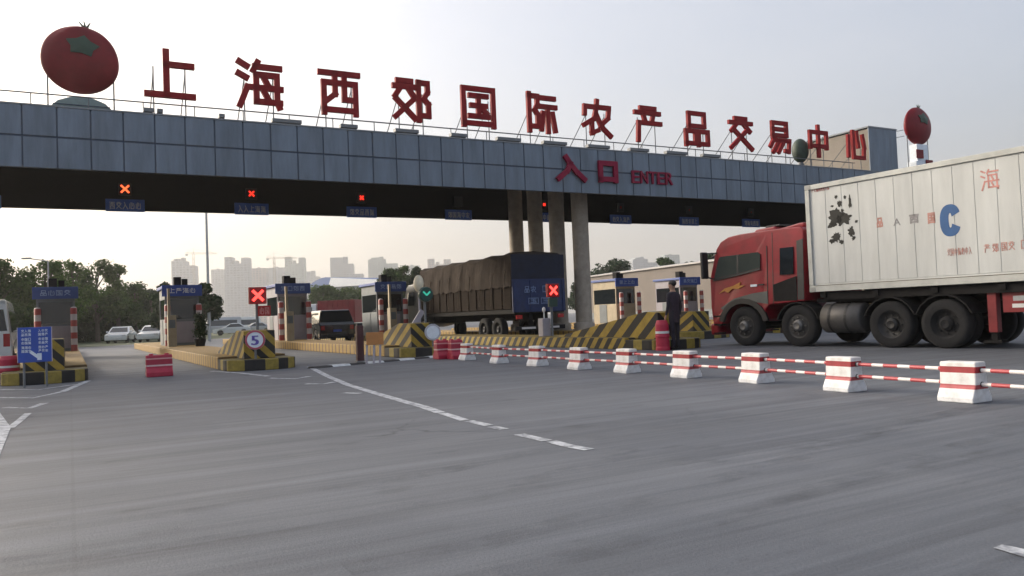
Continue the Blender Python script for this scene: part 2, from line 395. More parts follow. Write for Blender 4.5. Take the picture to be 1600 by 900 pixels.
# concrete / asphalt ground
def ground_mat():
    m = bpy.data.materials.new('worn_concrete_paving')
    t, b = _nodes(m)
    N, L = t.nodes.new, t.links.new
    tc = N('ShaderNodeTexCoord')
    mp = N('ShaderNodeMapping'); mp.inputs['Rotation'].default_value = (0, 0, -GA); L(tc.outputs['Object'], mp.inputs[0])
    def noise(scale, vec_scale, det, rough=.6):
        q = N('ShaderNodeMapping'); q.inputs['Scale'].default_value = vec_scale; L(mp.outputs[0], q.inputs[0])
        n = N('ShaderNodeTexNoise'); n.inputs['Scale'].default_value = scale; n.inputs['Detail'].default_value = det; n.inputs['Roughness'].default_value = rough
        L(q.outputs[0], n.inputs['Vector']); return n.outputs[0]
    def ramp(src, p0, c0, p1, c1):
        r = N('ShaderNodeValToRGB'); e = r.color_ramp.elements
        e[0].position = p0; e[1].position = p1; e[0].color = (*c0, 1); e[1].color = (*c1, 1); L(src, r.inputs[0]); return r.outputs[0]
    def mul(a, bb, f=1.0):
        x = N('ShaderNodeMix'); x.data_type = 'RGBA'; x.blend_type = 'MULTIPLY'; x.inputs['Factor'].default_value = f
        L(a, x.inputs['A']); L(bb, x.inputs['B']); return x.outputs['Result']
    base = ramp(noise(.12, (1, 1, 1), 5), .3, (.098, .109, .128), .72, (.132, .138, .150))
    streak = ramp(noise(1.0, (.10, 1.9, 1), 5, .7), .36, (.74, .74, .75), .66, (1.16, 1.16, 1.16))
    thin = ramp(noise(1.0, (.22, 7.5, 1), 4, .7), .30, (.76, .76, .77), .60, (1.08, 1.08, 1.08))
    grit = ramp(noise(55, (1, 1, 1), 3), .3, (.86, .86, .86), .7, (1.12, 1.12, 1.12))
    oil = ramp(noise(.33, (1, 1.6, 1), 6, .7), .58, (1, 1, 1), .78, (.70, .69, .67))
    patch = ramp(noise(.42, (1, .7, 1), 3, .5), .47, (1, 1, 1), .53, (.90, .905, .92))
    vo = N('ShaderNodeTexVoronoi'); vo.feature = 'DISTANCE_TO_EDGE'; vo.inputs['Scale'].default_value = .22
    dn = N('ShaderNodeTexNoise'); dn.inputs['Scale'].default_value = 1.4; dn.inputs['Detail'].default_value = 5; L(mp.outputs[0], dn.inputs['Vector'])
    av = N('ShaderNodeVectorMath'); av.operation = 'MULTIPLY_ADD'; av.inputs[1].default_value = (.9, .9, 0); L(dn.outputs['Color'], av.inputs[0]); L(mp.outputs[0], av.inputs[2])
    L(av.outputs[0], vo.inputs['Vector'])
    crack = ramp(vo.outputs['Distance'], .0, (.45, .45, .45), .006, (1, 1, 1))
    cm = N('ShaderNodeMix'); cm.data_type = 'RGBA'; cm.inputs['A'].default_value = (1, 1, 1, 1)
    L(ramp(noise(.15, (1, 1, 1), 2), .50, (0, 0, 0), .58, (1, 1, 1)), cm.inputs['Factor']); L(crack, cm.inputs['B'])
    br = N('ShaderNodeTexBrick'); br.offset = 0; br.inputs['Scale'].default_value = 1; br.inputs['Mortar Size'].default_value = .012; br.inputs['Brick Width'].default_value = 5.2; br.inputs['Row Height'].default_value = 4.4
    br.inputs['Color1'].default_value = (1, 1, 1, 1); br.inputs['Color2'].default_value = (.95, .95, .96, 1); br.inputs['Mortar'].default_value = (.88, .88, .88, 1); L(mp.outputs[0], br.inputs['Vector'])
    spot = ramp(noise(2.2, (.6, 1.3, 1), 4, .6), .60, (1, 1, 1), .72, (.70, .69, .68))
    c = mul(mul(mul(mul(base, streak), thin), grit), oil)
    c = mul(mul(mul(mul(c, patch), cm.outputs['Result']), br.outputs[0]), spot)
    L(c, b.inputs['Base Color'])
    rr = N('ShaderNodeMapRange'); rr.inputs['To Min'].default_value = .55; rr.inputs['To Max'].default_value = .85
    L(noise(.5, (.4, 2, 1), 4), rr.inputs['Value']); L(rr.outputs[0], b.inputs['Roughness'])
    bp = N('ShaderNodeBump'); bp.inputs['Strength'].default_value = .35; bp.inputs['Distance'].default_value = .01
    L(noise(70, (1, 1, 1), 4), bp.inputs['Height']); L(bp.outputs[0], b.inputs['Normal'])
    return m
M['ground'] = ground_mat()
def worn_paint():
    m = bpy.data.materials.new('worn_road_paint'); t, b = _nodes(m); b.inputs['Roughness'].default_value = .75
    tc = t.nodes.new('ShaderNodeTexCoord'); nz = t.nodes.new('ShaderNodeTexNoise'); nz.inputs['Scale'].default_value = 7; nz.inputs['Detail'].default_value = 8; nz.inputs['Roughness'].default_value = .75
    t.links.new(tc.outputs['Object'], nz.inputs['Vector'])
    rp = t.nodes.new('ShaderNodeValToRGB'); e = rp.color_ramp.elements; e[0].position = .40; e[1].position = .56; e[0].color = (.17, .18, .20, 1); e[1].color = (.50, .52, .55, 1)
    t.links.new(nz.outputs[0], rp.inputs[0]); t.links.new(rp.outputs[0], b.inputs['Base Color']); return m
M['roadpaint'] = worn_paint()
def tower_mat(name, wall, win):
    m = bpy.data.materials.new(name); t, b = _nodes(m); b.inputs['Roughness'].default_value = .8
    tc = t.nodes.new('ShaderNodeTexCoord'); sp = t.nodes.new('ShaderNodeSeparateXYZ'); cb = t.nodes.new('ShaderNodeCombineXYZ'); br = t.nodes.new('ShaderNodeTexBrick')
    t.links.new(tc.outputs['Object'], sp.inputs[0]); ad = t.nodes.new('ShaderNodeMath'); t.links.new(sp.outputs['X'], ad.inputs[0]); t.links.new(sp.outputs['Y'], ad.inputs[1])
    t.links.new(ad.outputs[0], cb.inputs[0]); t.links.new(sp.outputs['Z'], cb.inputs[1]); t.links.new(cb.outputs[0], br.inputs['Vector'])
    br.offset = 0; br.inputs['Scale'].default_value = 1; br.inputs['Brick Width'].default_value = 4.2; br.inputs['Row Height'].default_value = 3.1; br.inputs['Mortar Size'].default_value = .75
    br.inputs['Color1'].default_value = (*win, 1); br.inputs['Color2'].default_value = (*[c * 1.6 for c in win], 1); br.inputs['Mortar'].default_value = (*wall, 1)
    t.links.new(br.outputs[0], b.inputs['Base Color']); return m
for k_, c_ in (('towerA', (.34, .37, .41)), ('towerB', (.42, .36, .36)), ('towerC', (.30, .38, .36))): M[k_] = tower_mat(k_, c_, (.17, .19, .22))

def leaf_mat(name, dark, light):
    m = bpy.data.materials.new(name)
    t, b = _nodes(m)
    b.inputs['Roughness'].default_value = .7; b.inputs['Specular IOR Level'].default_value = .12
    tc = t.nodes.new('ShaderNodeTexCoord')
    nz = t.nodes.new('ShaderNodeTexNoise'); nz.inputs['Scale'].default_value = 1.1; nz.inputs['Detail'].default_value = 5
    t.links.new(tc.outputs['Object'], nz.inputs['Vector'])
    rp = t.nodes.new('ShaderNodeValToRGB'); rp.color_ramp.elements[0].position = .32; rp.color_ramp.elements[1].position = .7
    rp.color_ramp.elements[0].color = (*dark, 1); rp.color_ramp.elements[1].color = (*light, 1)
    t.links.new(nz.outputs[0], rp.inputs[0]); t.links.new(rp.outputs[0], b.inputs['Base Color'])
    tr = t.nodes.new('ShaderNodeBsdfTranslucent'); t.links.new(rp.outputs[0], tr.inputs[0])
    mx = t.nodes.new('ShaderNodeMixShader'); mx.inputs[0].default_value = .3
    out = t.nodes['Material Output']
    t.links.new(b.outputs[0], mx.inputs[1]); t.links.new(tr.outputs[0], mx.inputs[2]); t.links.new(mx.outputs[0], out.inputs['Surface'])
    return m
M['leafA'] = leaf_mat('leaves_dark', (.012, .032, .007), (.05, .098, .018))
M['leafB'] = leaf_mat('leaves_mid', (.022, .055, .010), (.075, .13, .024))
M['leafC'] = leaf_mat('hedge_leaves', (.008, .024, .008), (.024, .055, .015))
M['grass'] = mat('verge_grass', (.06, .075, .03), .9, 0, .3, .8)

# ------------------------------------------------------------------ ground and markings
def sheet(name, pts, z, m, kind='structure'):
    mb = MB(); mb.add([(p[0], p[1], z) for p in pts], [tuple(range(len(pts)))])
    o = mb.build(name, m, solid=False)
    if o.data.polygons[0].normal.z < 0: o.data.flip_normals()
    o['kind'] = kind
    return o
sheet('ground', [(-1800, -300), (1800, -300), (1800, 2600), (-1800, 2600)], 0, M['ground'])
sheet('grass_verge', [(-95, 48), (-30.5, 58), (-28, 64), (-20, 150), (-95, 150)], .006, M['grass'])

def stroke_px(name, px, wd, z=.004):
    """painted line along ground points under photo points"""
    pts = [gp(x, y) for x, y in px]
    mb = MB(); L_ = []; R_ = []
    for i, p in enumerate(pts):
        a = pts[max(0, i - 1)]; b = pts[min(len(pts) - 1, i + 1)]
        d = (b - a); d.z = 0; d.normalize(); u = Vector((-d.y, d.x, 0)) * wd / 2
        L_.append(p + u); R_.append(p - u)
    for i in range(len(pts) - 1):
        mb.add([(*L_[i].xy, z), (*R_[i].xy, z), (*R_[i+1].xy, z), (*L_[i+1].xy, z)], [(0, 1, 2, 3)])
    o = mb.build(name, M['roadpaint'], solid=False)
    for p in o.data.polygons:
        if p.normal.z < 0: p.flip()
    o['kind'] = 'structure'
    return o
stroke_px('lane_marking', [(483, 573), (512, 588), (545, 602), (575, 611), (605, 620), (640, 630), (662, 636), (688, 645)], .13)
for seg in ([(691, 646), (708, 651), (726, 657)], [(732, 658), (750, 662), (764, 665)], [(768, 667), (788, 671)], [(811, 679), (832, 684), (855, 689)], [(861, 690), (892, 698), (921, 703)]):
    stroke_px('lane_marking', seg, .11)
for seg in ([(420, 591), (462, 592), (484, 588)], [(478, 600), (506, 600), (523, 597)], [(538, 614), (562, 615)], [(0, 609), (60, 609), (117, 601)],
            [(-20, 621), (52, 622), (98, 612), (138, 595)], [(8, 637), (46, 638), (70, 630)], [(330, 580), (375, 583), (420, 588)]):
    stroke_px('hatch_marking', seg, .13)
def patch_px(name, px):
    o = sheet(name, [gp(x, y).xy for x, y in px], .0045, M['roadpaint']); return o
patch_px('arrow_marking', [(-60, 745), (-60, 600), (-4, 640), (17, 668), (-2, 716)])
stroke_px('arrow_marking', [(16, 669), (30, 658), (44, 646)], .09, .0042)
patch_px('lane_marking', [(1552, 857), (1566, 852), (1640, 868), (1640, 884)])

def skid():
    m = bpy.data.materials.new('tyre_stain'); t, b = _nodes(m); b.inputs['Roughness'].default_value = .8
    tc = t.nodes.new('ShaderNodeTexCoord'); nz = t.nodes.new('ShaderNodeTexNoise'); nz.inputs['Scale'].default_value = 1.6; nz.inputs['Detail'].default_value = 8; nz.inputs['Roughness'].default_value = .75
    t.links.new(tc.outputs['Object'], nz.inputs['Vector'])
    rp = t.nodes.new('ShaderNodeValToRGB'); e = rp.color_ramp.elements; e[0].position = .45; e[1].position = .72; e[0].color = (0, 0, 0, 1); e[1].color = (.24, .24, .24, 1)
    t.links.new(nz.outputs[0], rp.inputs[0]); b.inputs['Base Color'].default_value = (.045, .045, .048, 1)
    t.links.new(rp.outputs[0], b.inputs['Alpha']); return m
SK = skid()
for k, pl in enumerate([[(-60, 830), (120, 818), (300, 800), (480, 772), (700, 735), (900, 690)], [(-60, 885), (150, 868), (360, 840), (560, 806), (800, 758), (1010, 704)],
                        [(540, 890), (760, 848), (980, 790), (1200, 728), (1420, 662), (1610, 612)], [(760, 898), (960, 856), (1180, 795), (1400, 728), (1640, 655)]]):
    o = stroke_px('tyre_marks', pl, .20 if k < 4 else .16, .002 + k * .0002); o.data.materials[0] = SK
# ------------------------------------------------------------------ gantry
SOF, TOP, CEIL, N0, N1 = 6.0, 7.84, 7.55, 27.2, 36.4
TL, TR = -16.0, 45.0
g = empty('gantry', P(0, 0), GA, 'long flat gantry roof of blue grey panels over the toll lanes', 'gantry')
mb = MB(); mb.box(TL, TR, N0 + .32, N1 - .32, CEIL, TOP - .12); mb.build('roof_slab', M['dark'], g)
mb = MB(); mb.box(TL, TR, N0 + .03, N0 + .30, SOF + .03, TOP - .03); mb.build('fascia_frame', M['joint'], g)
mb = MB(); pw = .893; k = -18
while k * pw < TR:
    a = max(TL, k * pw + .02 - .22); b = min(TR, (k + 1) * pw - .02 - .22)
    if b > a:
        jz = random.uniform(-.004, .004)
        mb.box(a, b, N0 + jz, N0 + .028, SOF, 6.90); mb.box(a, b, N0 - jz, N0 + .028, 6.955, TOP)
    k += 1
mb.build('fascia', M['panel'], g, bevel=.008)
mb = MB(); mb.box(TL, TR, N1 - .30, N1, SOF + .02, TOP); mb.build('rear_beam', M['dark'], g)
mb = MB(); mb.box(TL, TR, N0 + .30, N0 + .34, TOP - .11, TOP + .0)
mb.box(TL, TR, N0 - .02, N0 + .40, TOP + .003, TOP + .05); mb.build('parapet_cap', M['roofgrey'], g)
for n in (29.0, 30.9, 32.8, 34.7):
    mb = MB(); mb.lathe([(.36, .34), (.36, CEIL)], seg=28, c=(19.6, n, 0)); mb.lathe([(.46, .3), (.46, .62), (.36, .66)], seg=28, c=(19.6, n, 0))
    mb.build('column', M['conc'], g, smooth=False).data.polygons.foreach_set('use_smooth', [True] * 84)
for t in (-12.5, 43.6):
    mb = MB(); mb.box(t - .5, t + .5, 29, 34.5, .3, CEIL); mb.build('end_pier', M['conc'], g, bevel=.02)
# stair house on the roof
sh = empty('stair_house', P(37.35, N0 + .42, TOP), GA, 'small square rooftop house with beige side and grey blue front', 'rooftop house')
mb = MB(); mb.box(.05, 2.25, .05, 4.6, .0, 2.42); mb.build('wall', M['beige'], sh, bevel=.01)
mb = MB(); mb.box(.0, 2.3, .0, .046, 0.052, 2.46)
for k in (1, 2): mb.box(2.3 * k / 3 - .01, 2.3 * k / 3 + .01, -.004, .0, .08, 2.4)
mb.build('front_cladding', M['panel'], sh)
mb = MB(); mb.box(-.04, 2.34, -.03, 4.65, 2.463, 2.55); mb.build('roof', M['roofgrey'], sh, bevel=.01)

# ------------------------------------------------------------------ rooftop characters
NC = 27.72
chars = [('shang', 'two-stroke upright with a base bar, nearest to the round red tomato', '上'), ('hai', 'second from the tomato, with three dots at its side', '海'),
 ('xi', 'third from the tomato, a boxed shape under a bar', '西'), ('jiao', 'crossed legs beside a bent ear shape', '郊'),
 ('guo', 'closed square frame around three bars', '国'), ('ji', 'ear shape beside three upright legs', '际'),
 ('nong', 'roofed shape with sweeping legs', '农'), ('chan', 'two bars over one long left leg', '产'),
 ('pin', 'made of three small boxes', '品'), ('jiao2', 'big crossed legs under a bar', '交'),
 ('yi', 'striped box over slanting legs, beside the dark green ball', '易'), ('zhong', 'box cut by one upright, beside dark green ball', '中'), ('xin', 'open hooks, in front of the beige rooftop house', '心')]
cpx = [265, 405, 530, 643, 748, 845, 932, 1012, 1088, 1157, 1218, 1278, 1337]
for (key, desc, ch), px in zip(chars, cpx):
    tcn = T(px, NC, 120 + (px - 265) * .095)
    root = empty('rooftop_character', P(tcn, NC, TOP), GA, 'large red rooftop character %s, %s' % (ch, desc), 'sign letter', 'red characters along the gantry roof')
    char_mb(MB(), key, -.77, .62, 1.56, 1.70, .20, 0, .14).build('strokes', M['letter'], root, bevel=.006)
    for x in (-.48, .48):
        mb = MB(); mb.tube((x, .12, .0), (x, .12, 1.75), .022, seg=6); mb.build('support_post', M['thin'], root)
        mb = MB(); mb.tube((x, .14, 1.6), (x, 2.0, .0), .018, seg=6); mb.build('back_stay', M['thin'], root)
rail = empty('sign_rail', P(0, NC + .2, TOP), GA, 'thin grey pipe rail running behind the feet of rooftop characters', 'rail')
mb = MB(); mb.tube((-4.0, 0, .56), (36.5, 0, .56), .024, seg=6); mb.build('pipe', M['thin'], rail)
for k in range(27):
    x = -4.0 + k * 1.55
    mb = MB(); mb.tube((x, 0, 0), (x, 0, .54), .018, seg=6); mb.build('rail_post', M['thin'], rail)
# flat floodlights along the parapet
fl = None
for i, (a, b) in enumerate([(224, 241), (246, 256), (343, 353), (425, 475), (533, 562), (618, 658), (706, 733), (778, 818), (850, 890), (920, 957), (986, 1018), (1043, 1078), (1100, 1130)]):
    ta, tb = T(a, N0 + .35, 170 + a * .07), T(b, N0 + .35, 170 + b * .07)
    nm = ['beside', 'second from']
    r = empty('floodlight', P((ta + tb) / 2, N0 + .55, TOP), GA,
              'slim grey floodlight on the parapet, %s' % ['just right of the tomato', 'under the first character', 'between the first and second characters', 'right of the second character', 'under the third character', 'under the fourth character', 'left of the fifth character', 'right of the fifth character', 'right of the sixth character', 'under the seventh character', 'under the eighth character', 'left of the ninth character', 'right of the ninth character'][i],
              'floodlight', 'floodlights on the gantry parapet')
    wv = (tb - ta) / 2 * .92
    mb = MB(); mb.box(-wv, wv, -.12, .12, .20, .33); mb.build('housing', M['thin'], r, bevel=.01)
    for x in (-wv * .7, wv * .7):
        mb = MB(); mb.box(x - .03, x + .03, -.03, .03, 0, .198); mb.build('bracket', M['thin'], r)

# fascia letters
def fascia_char(key, a, b, zt, zb, label):
    ta, tb = T(a, N0, 262), T(b, N0, 262)
    r = char_mb(MB(), key, 0, 0, tb - ta, zt - zb, .21, 0, .12).build('fascia_character', M['letter_dim'], loc=P(ta, N0 - .075, zb), rot=(0, 0, GA), bevel=.006)
    tag(r, label, 'sign letter', 'entrance lettering on the fascia')
fascia_char('ru', 868, 914, 7.52, 6.44, 'red character 入 on the fascia panels, an open two-legged shape')
fascia_char('kou', 931, 965, 7.38, 6.46, 'red character 口 on the fascia panels, a plain square')
ta, tb = T(985, N0, 273), T(1050, N0, 273)
lw = (tb - ta) / 5
et = empty('fascia_word', P(ta, N0 - .05, 6.52), GA, 'small dark red word ENTER on the fascia panels', 'sign')
for i, chx in enumerate('ENTER'):
    mb = MB(); put_text(mb, chx, .56, .08, i * lw + .03, 0, 0, lw * .86); put_text(mb, chx, .56, .079, i * lw + .055, 0, .012, lw * .84); mb.build('letter', M['letter_dim'], et)

# tomatoes
def tomato(t, label, base_mat, striped):
    r = empty('tomato_emblem', P(t, 28.6, TOP), GA, label, 'rooftop emblem', 'tomatoes at the gantry ends')
    tilt = (0, R(8), 0); zc = 3.2 if striped else 1.92
    mb = MB(); mb.ball((0, 0, 0), 1.13, .42, 1.09, 48, 24); mb.v = [(x * q, y * q, z) for x, y, z in mb.v for q in (1 - .035 * (1 + math.cos(7 * math.atan2(y * 2.7, x))) * max(0, .4 + z) / 1.4,)]
    body = mb.build('tomato', M['tomato'], r, smooth=True, loc=(0, 0, zc), rot=tilt)
    # calyx: bent green sepals laid on the front face near the top
    def surf(x, z, off=.02):
        q = 1 - (x / 1.13) ** 2 - (z / 1.08) ** 2
        return Vector((x, -.42 * math.sqrt(max(q, .0)) - off, z))
    mb = MB(); c = (0.0, .36); ring = []
    nn = 10
    for i in range(nn):
        a = 2 * math.pi * i / nn + .3; rr = (.50 if i % 2 == 0 else .34)
        ring.append((c[0] + rr * math.cos(a), c[1] + rr * .72 * math.sin(a)))
    vs = [surf(*c, .06)] + [surf(x, z, .03) for x, z in ring]
    mb.add(vs, [(0, 1 + i, 1 + (i + 1) % nn) for i in range(nn)])
    cx = mb.build('calyx', M['leaf_green'], r, loc=(0, 0, zc), rot=tilt, solid=False)
    sm = cx.modifiers.new('thick', 'SOLIDIFY'); sm.thickness = .03
    mb = MB()
    for a in (-.9, -.3, .35):
        mb.tube((.02, 0, 1.02), (.02 + .3 * math.sin(a), -.05, 1.12 + .16 * math.cos(a)), .05, .012, 6)
    mb.build('stalk', M['leaf_green'], r, loc=(0, 0, zc), rot=tilt)
    for x in (-.93, .93):
        mb = MB(); mb.tube((x, .05, 0), (x, .05, zc - .4), .025, seg=6); mb.build('support_post', M['thin'], r)
    if not striped:
        mb = MB(); pr = [(.95, 0), (.86, .3), (.66, .5), (.35, .62), (0, .66)]
        pts = [(-a, b) for a, b in pr] + [(a, b) for a, b in reversed(pr[:-1])]
        mb.prism(pts, 'y', -.35, .35); mb.build('pedestal', M['dome'], r, bevel=.02)
        mb = MB(); mb.box(-.92, .92, -.37, -.354, .14, .17); mb.box(-.8, .8, -.37, -.354, .36, .39); mb.build('pedestal_trim', M['joint'], r)
    else:
        mb = MB(); mb.box(-.70, .70, -.3, .3, 0, 1.10); mb.box(-.50, .50, -.24, .24, 1.102, 2.10); mb.build('pedestal', M['signwhite'], r, bevel=.02)
        mb = MB(); mb.box(-.72, -.1, -.36, -.303, 1.25, 1.75); mb.box(.1, .72, -.36, -.303, .72, 1.2); mb.build('red_panel', M['tomato'], r, bevel=.02)
tomato(T(126, 28.6, 90), 'big round red tomato on a grey dome at the left gantry end', M['dome'], False)
tomato(T(1433, 28.6, 190), 'red tomato on white and red pedestal at right gantry end', None, True)
st = empty('stay_bar', P(39.0, 28.6, TOP), GA, 'pair of thin bars tying the right tomato to the rooftop house', 'stay bars')
for z in (1.9, 1.55):
    mb = MB(); mb.tube((.6, .2, z + .55), (T(1433, 28.6, 190) - 40.2, .05, z + 1.0), .02, seg=6); mb.build('bar', M['thin'], st)
gb = empty('ball_ornament', P(T(1250, 28.3, 230), 28.3, TOP), GA, 'dark green ball on a short post between rooftop characters', 'ornament')
mb = MB(); mb.ball((0, 0, 1.05), .44, .40, .62, 24, 14); mb.build('ball', mat('ball_green', (.03, .05, .035), .6, 0, .5, 3), gb, smooth=True)
mb = MB(); mb.lathe([(.26, 0), (.2, .16), (.12, .46)], seg=14); mb.build('post', M['thin'], gb)

# lane signals and blue lane signs inside the gantry (hang on the rear beam)
lane_t = [-3, 2, 7, 12, 17, 22, 27, 32, 37]
words = ['leftmost', 'first', 'second', 'third', 'fourth', 'fifth', 'sixth', 'seventh', 'eighth']
NB = N1 - .30
for i, t in enumerate(lane_t):
    where = 'cut by the left photo edge' if i == 0 else 'over the %s full lane from the left' % words[i]
    r = empty('lane_sign', P(t + .08, NB - .03, SOF), GA, 'hanging blue lane name sign %s' % where, 'lane sign', 'blue lane signs under the gantry')
    mb = MB(); mb.box(-.72, .72, -.10, 0, -.06, .44); mb.build('board', M['laneblue'], r, bevel=.008)
    mb = MB(); glyph_row(mb, -.60, .60, .03, .33, 5, -.107, i); mb.build('lettering', M['signwhite'], r)
    if i == 0: continue
    on = i in (1, 2, 3, 5)
    col = M['orangeglow'] if i == 1 else M['redglow_small']
    nm = ['', 'lit orange cross', 'lit red cross', 'dim red cross', 'dark unlit box', 'faint red cross', 'unlit box', 'unlit box', 'unlit box'][i]
    r = empty('gantry_signal', P(t + .08, NB - .03, 6.86), GA, 'small gantry lane signal with %s %s' % (nm, where), 'lane signal', 'lane signals under the gantry')
    mb = MB(); mb.box(-.24, .24, -.12, 0, -.24, .24); mb.build('housing', M['black'], r, bevel=.01)
    k = [0, .15, .11, .09, .04, .06, .05, .03, .03][i]
    m = col if on else M['lampred'] if i != 4 else M['black']
    mb = MB(); mb.bar((-k, -.128, -k), (k, -.128, k), .07, .012, (0, 1, 0)); mb.bar((-k, -.129, k), (k, -.129, -k), .07, .012, (0, 1, 0)); mb.build('cross', m, r)

# ------------------------------------------------------------------ islands
isl = [(-.5, 20.2, 'nose'), (4.15, 20.0, 'nose'), (9.1, 21.3, 'nose'), (14.5, 16.6, 'diag'), (19.6, 21.0, 'nose'), (24.6, 21.0, 'nose'), (29.6, 21.0, 'nose'), (34.6, 21.0, 'nose')]
iw = ['behind the blue direction sign', 'with the round 5 sign on its nose', 'with plain round disc on its nose', 'behind the walking person and striped poles', 'carrying the gantry columns', 'hidden behind columns and brown lorry', 'under the cream and blue booth', 'beyond the red truck cab']
for i, (t, n0, kd) in enumerate(isl):
    r = empty('toll_island', P(t, n0), GA, 'toll island with yellow black kerb, ' + iw[i], 'toll island', 'toll islands')
    hw = .85
    if i == 4: hw = 1.15
    out = [(hw, 32 - (n0 - 20)), (-hw, 32 - (n0 - 20)), (-hw, 1.6)]
    outn = [(-hw, 1.598), (-hw, .55)] + [(hw * math.cos(a), .55 + .55 * math.sin(a)) for a in [R(180 + 18 * k) for k in range(1, 10)]] + [(hw, .55), (hw, 1.598)]
    mb = MB(); mb.prism(outn, 'z', 0, .27); mb.build('kerb_nose', M['kerbnose'], r, bevel=.02)
    mb = MB(); mb.prism([(hw, 1.6), (hw, 32 - (n0 - 20)), (-hw, 32 - (n0 - 20)), (-hw, 1.6)], 'z', 0, .32)
    mb.build('kerb', M['kerbdiag'] if kd == 'diag' else M['kerbside'], r, bevel=.02)
    mb = MB(); mb.prism([(.62, .27), (.62, .96), (1.6, .98), (4.8, .34), (4.8, .27)] if kd == 'nose' else [(.7, .27), (.7, 1.0), (1.25, 1.04), (5.8, .34), (5.8, .27)], 'x', -.38, .38)
    mb.build('nose_block', M['nose'] if kd == 'nose' else M['nosewide'], r, bevel=.012)

# booths
bw = ['far left booth behind the blue direction sign', 'second booth from the left beside the lamp mast', 'booth left of the black car', 'dark booth right of the black car', None, None, 'cream sided booth right of the columns', 'booth beside the person and red cab']
def booth(i, t):
    r = empty('toll_booth', P(t, 39.2, .32), GA, 'toll booth with blue roof sign, ' + bw[i], 'toll booth', 'toll booths')
    r.scale = (1.06, 1, 1.2)
    dark = i in (3,)
    wall = M['boothgrey'] if i in (0, 1, 3) else M['boothlilac']
    if i == 6: wall = M['cream']
    mb = MB(); mb.box(-.68, .68, 0, 2.4, 0, 1.0); mb.box(-.68, .68, 0, 2.4, 1.75, 2.15)
    for x in (-.68, .60):
        for y in (0, 2.32): mb.box(x, x + .08, y, y + .08, 1.001, 1.749)
    mb.build('walls', wall, r, bevel=.01)
    mb = MB(); mb.box(-.60, .60, .02, .05, 1.0, 1.75); mb.box(-.66, -.63, .08, 2.32, 1.0, 1.75); mb.box(.63, .66, .08, 2.32, 1.0, 1.75); mb.box(-.6, .6, 2.35, 2.38, 1., 1.75); mb.build('window', M['glass'], r)
    mb = MB(); mb.box(-.78, .78, -.12, 2.52, 2.153, 2.27); mb.build('roof', M['bluedark'], r, bevel=.015)
    s = empty('sign_board', (0, 0, 0)); s.parent = r
    mb = MB(); mb.box(-.80, .80, -.20, -.125, 1.86, 2.28); mb.build('board_face', M['blue'] if i in (1, 6, 7) else M['bluedark'], s, bevel=.008)
    mb = MB(); glyph_row(mb, -.55, .55, 1.97, 2.17, 4, -.207, 30 + i); mb.build('lettering', M['signpale'] if i != 1 else M['signwhite'], s)
    mb = MB(); mb.box(-.25, .05, .5, .9, 2.272, 2.62); mb.box(.10, .32, .6, .9, 2.272, 2.55); mb.build('roof_unit', M['chassis'], r, bevel=.01)
    mb = MB(); mb.box(-.70, -.682, 1.0, 1.75, .05, .98); mb.build('door', M['boothgrey'], r)
    mb = MB(); mb.box(-.5, .5, -.02, -.002, .1, .9); mb.build('front_panel', M['boothlilac'] if i != 6 else M['cream'], r, bevel=.005)
for i, (t, n0, kd) in enumerate(isl):
    if bw[i] is None: continue
    t = [-.5, 4.5, 9.5, 14.5, 19.6, 24.6, 29.6, 34.6][i]
    booth(i, t)
    for s, sd_ in ((-1, 'left'), (1, 'right')):
        b = MB(); b.lathe([(.0, 1.88), (.09, 1.86), (.125, 1.8), (.125, 0)], seg=16)
        o = b.build('striped_bollard', M['redwhite_z'], smooth=False, loc=P(t + s * .66, 38.75, .32), rot=(0, 0, GA))
        for p in o.data.polygons: p.use_smooth = True
        tag(o, 'red and white banded bollard at the %s front corner of the %s' % (sd_, bw[i].split(' b')[0] if i != 6 else 'cream booth'), 'bollard', 'banded bollards beside the booths')
    # cream payment cabinet in front of each booth's left side
    if i in (1, 2, 3):
        c = empty('payment_cabinet', P(t - .66, 37.2, .32), GA, ['', 'tall cream cabinet on the kerb beside the potted shrub', 'tall cream cabinet on the kerb left of the black car', 'tall cream cabinet on the kerb right of the black car'][i], 'cabinet', 'cream cabinets on the islands')
        mb = MB(); mb.box(-.17, .17, -.22, .22, 0, 1.35); mb.build('body', M['cream'], c, bevel=.02)
        mb = MB(); mb.box(-.15, -.05, -.08, .08, 1.352, 2.5); mb.build('mast', M['cream'], c, bevel=.01)
        mb = MB(); mb.box(-.12, .12, -.235, -.222, .8, 1.15); mb.build('panel', M['boothgrey'], c)

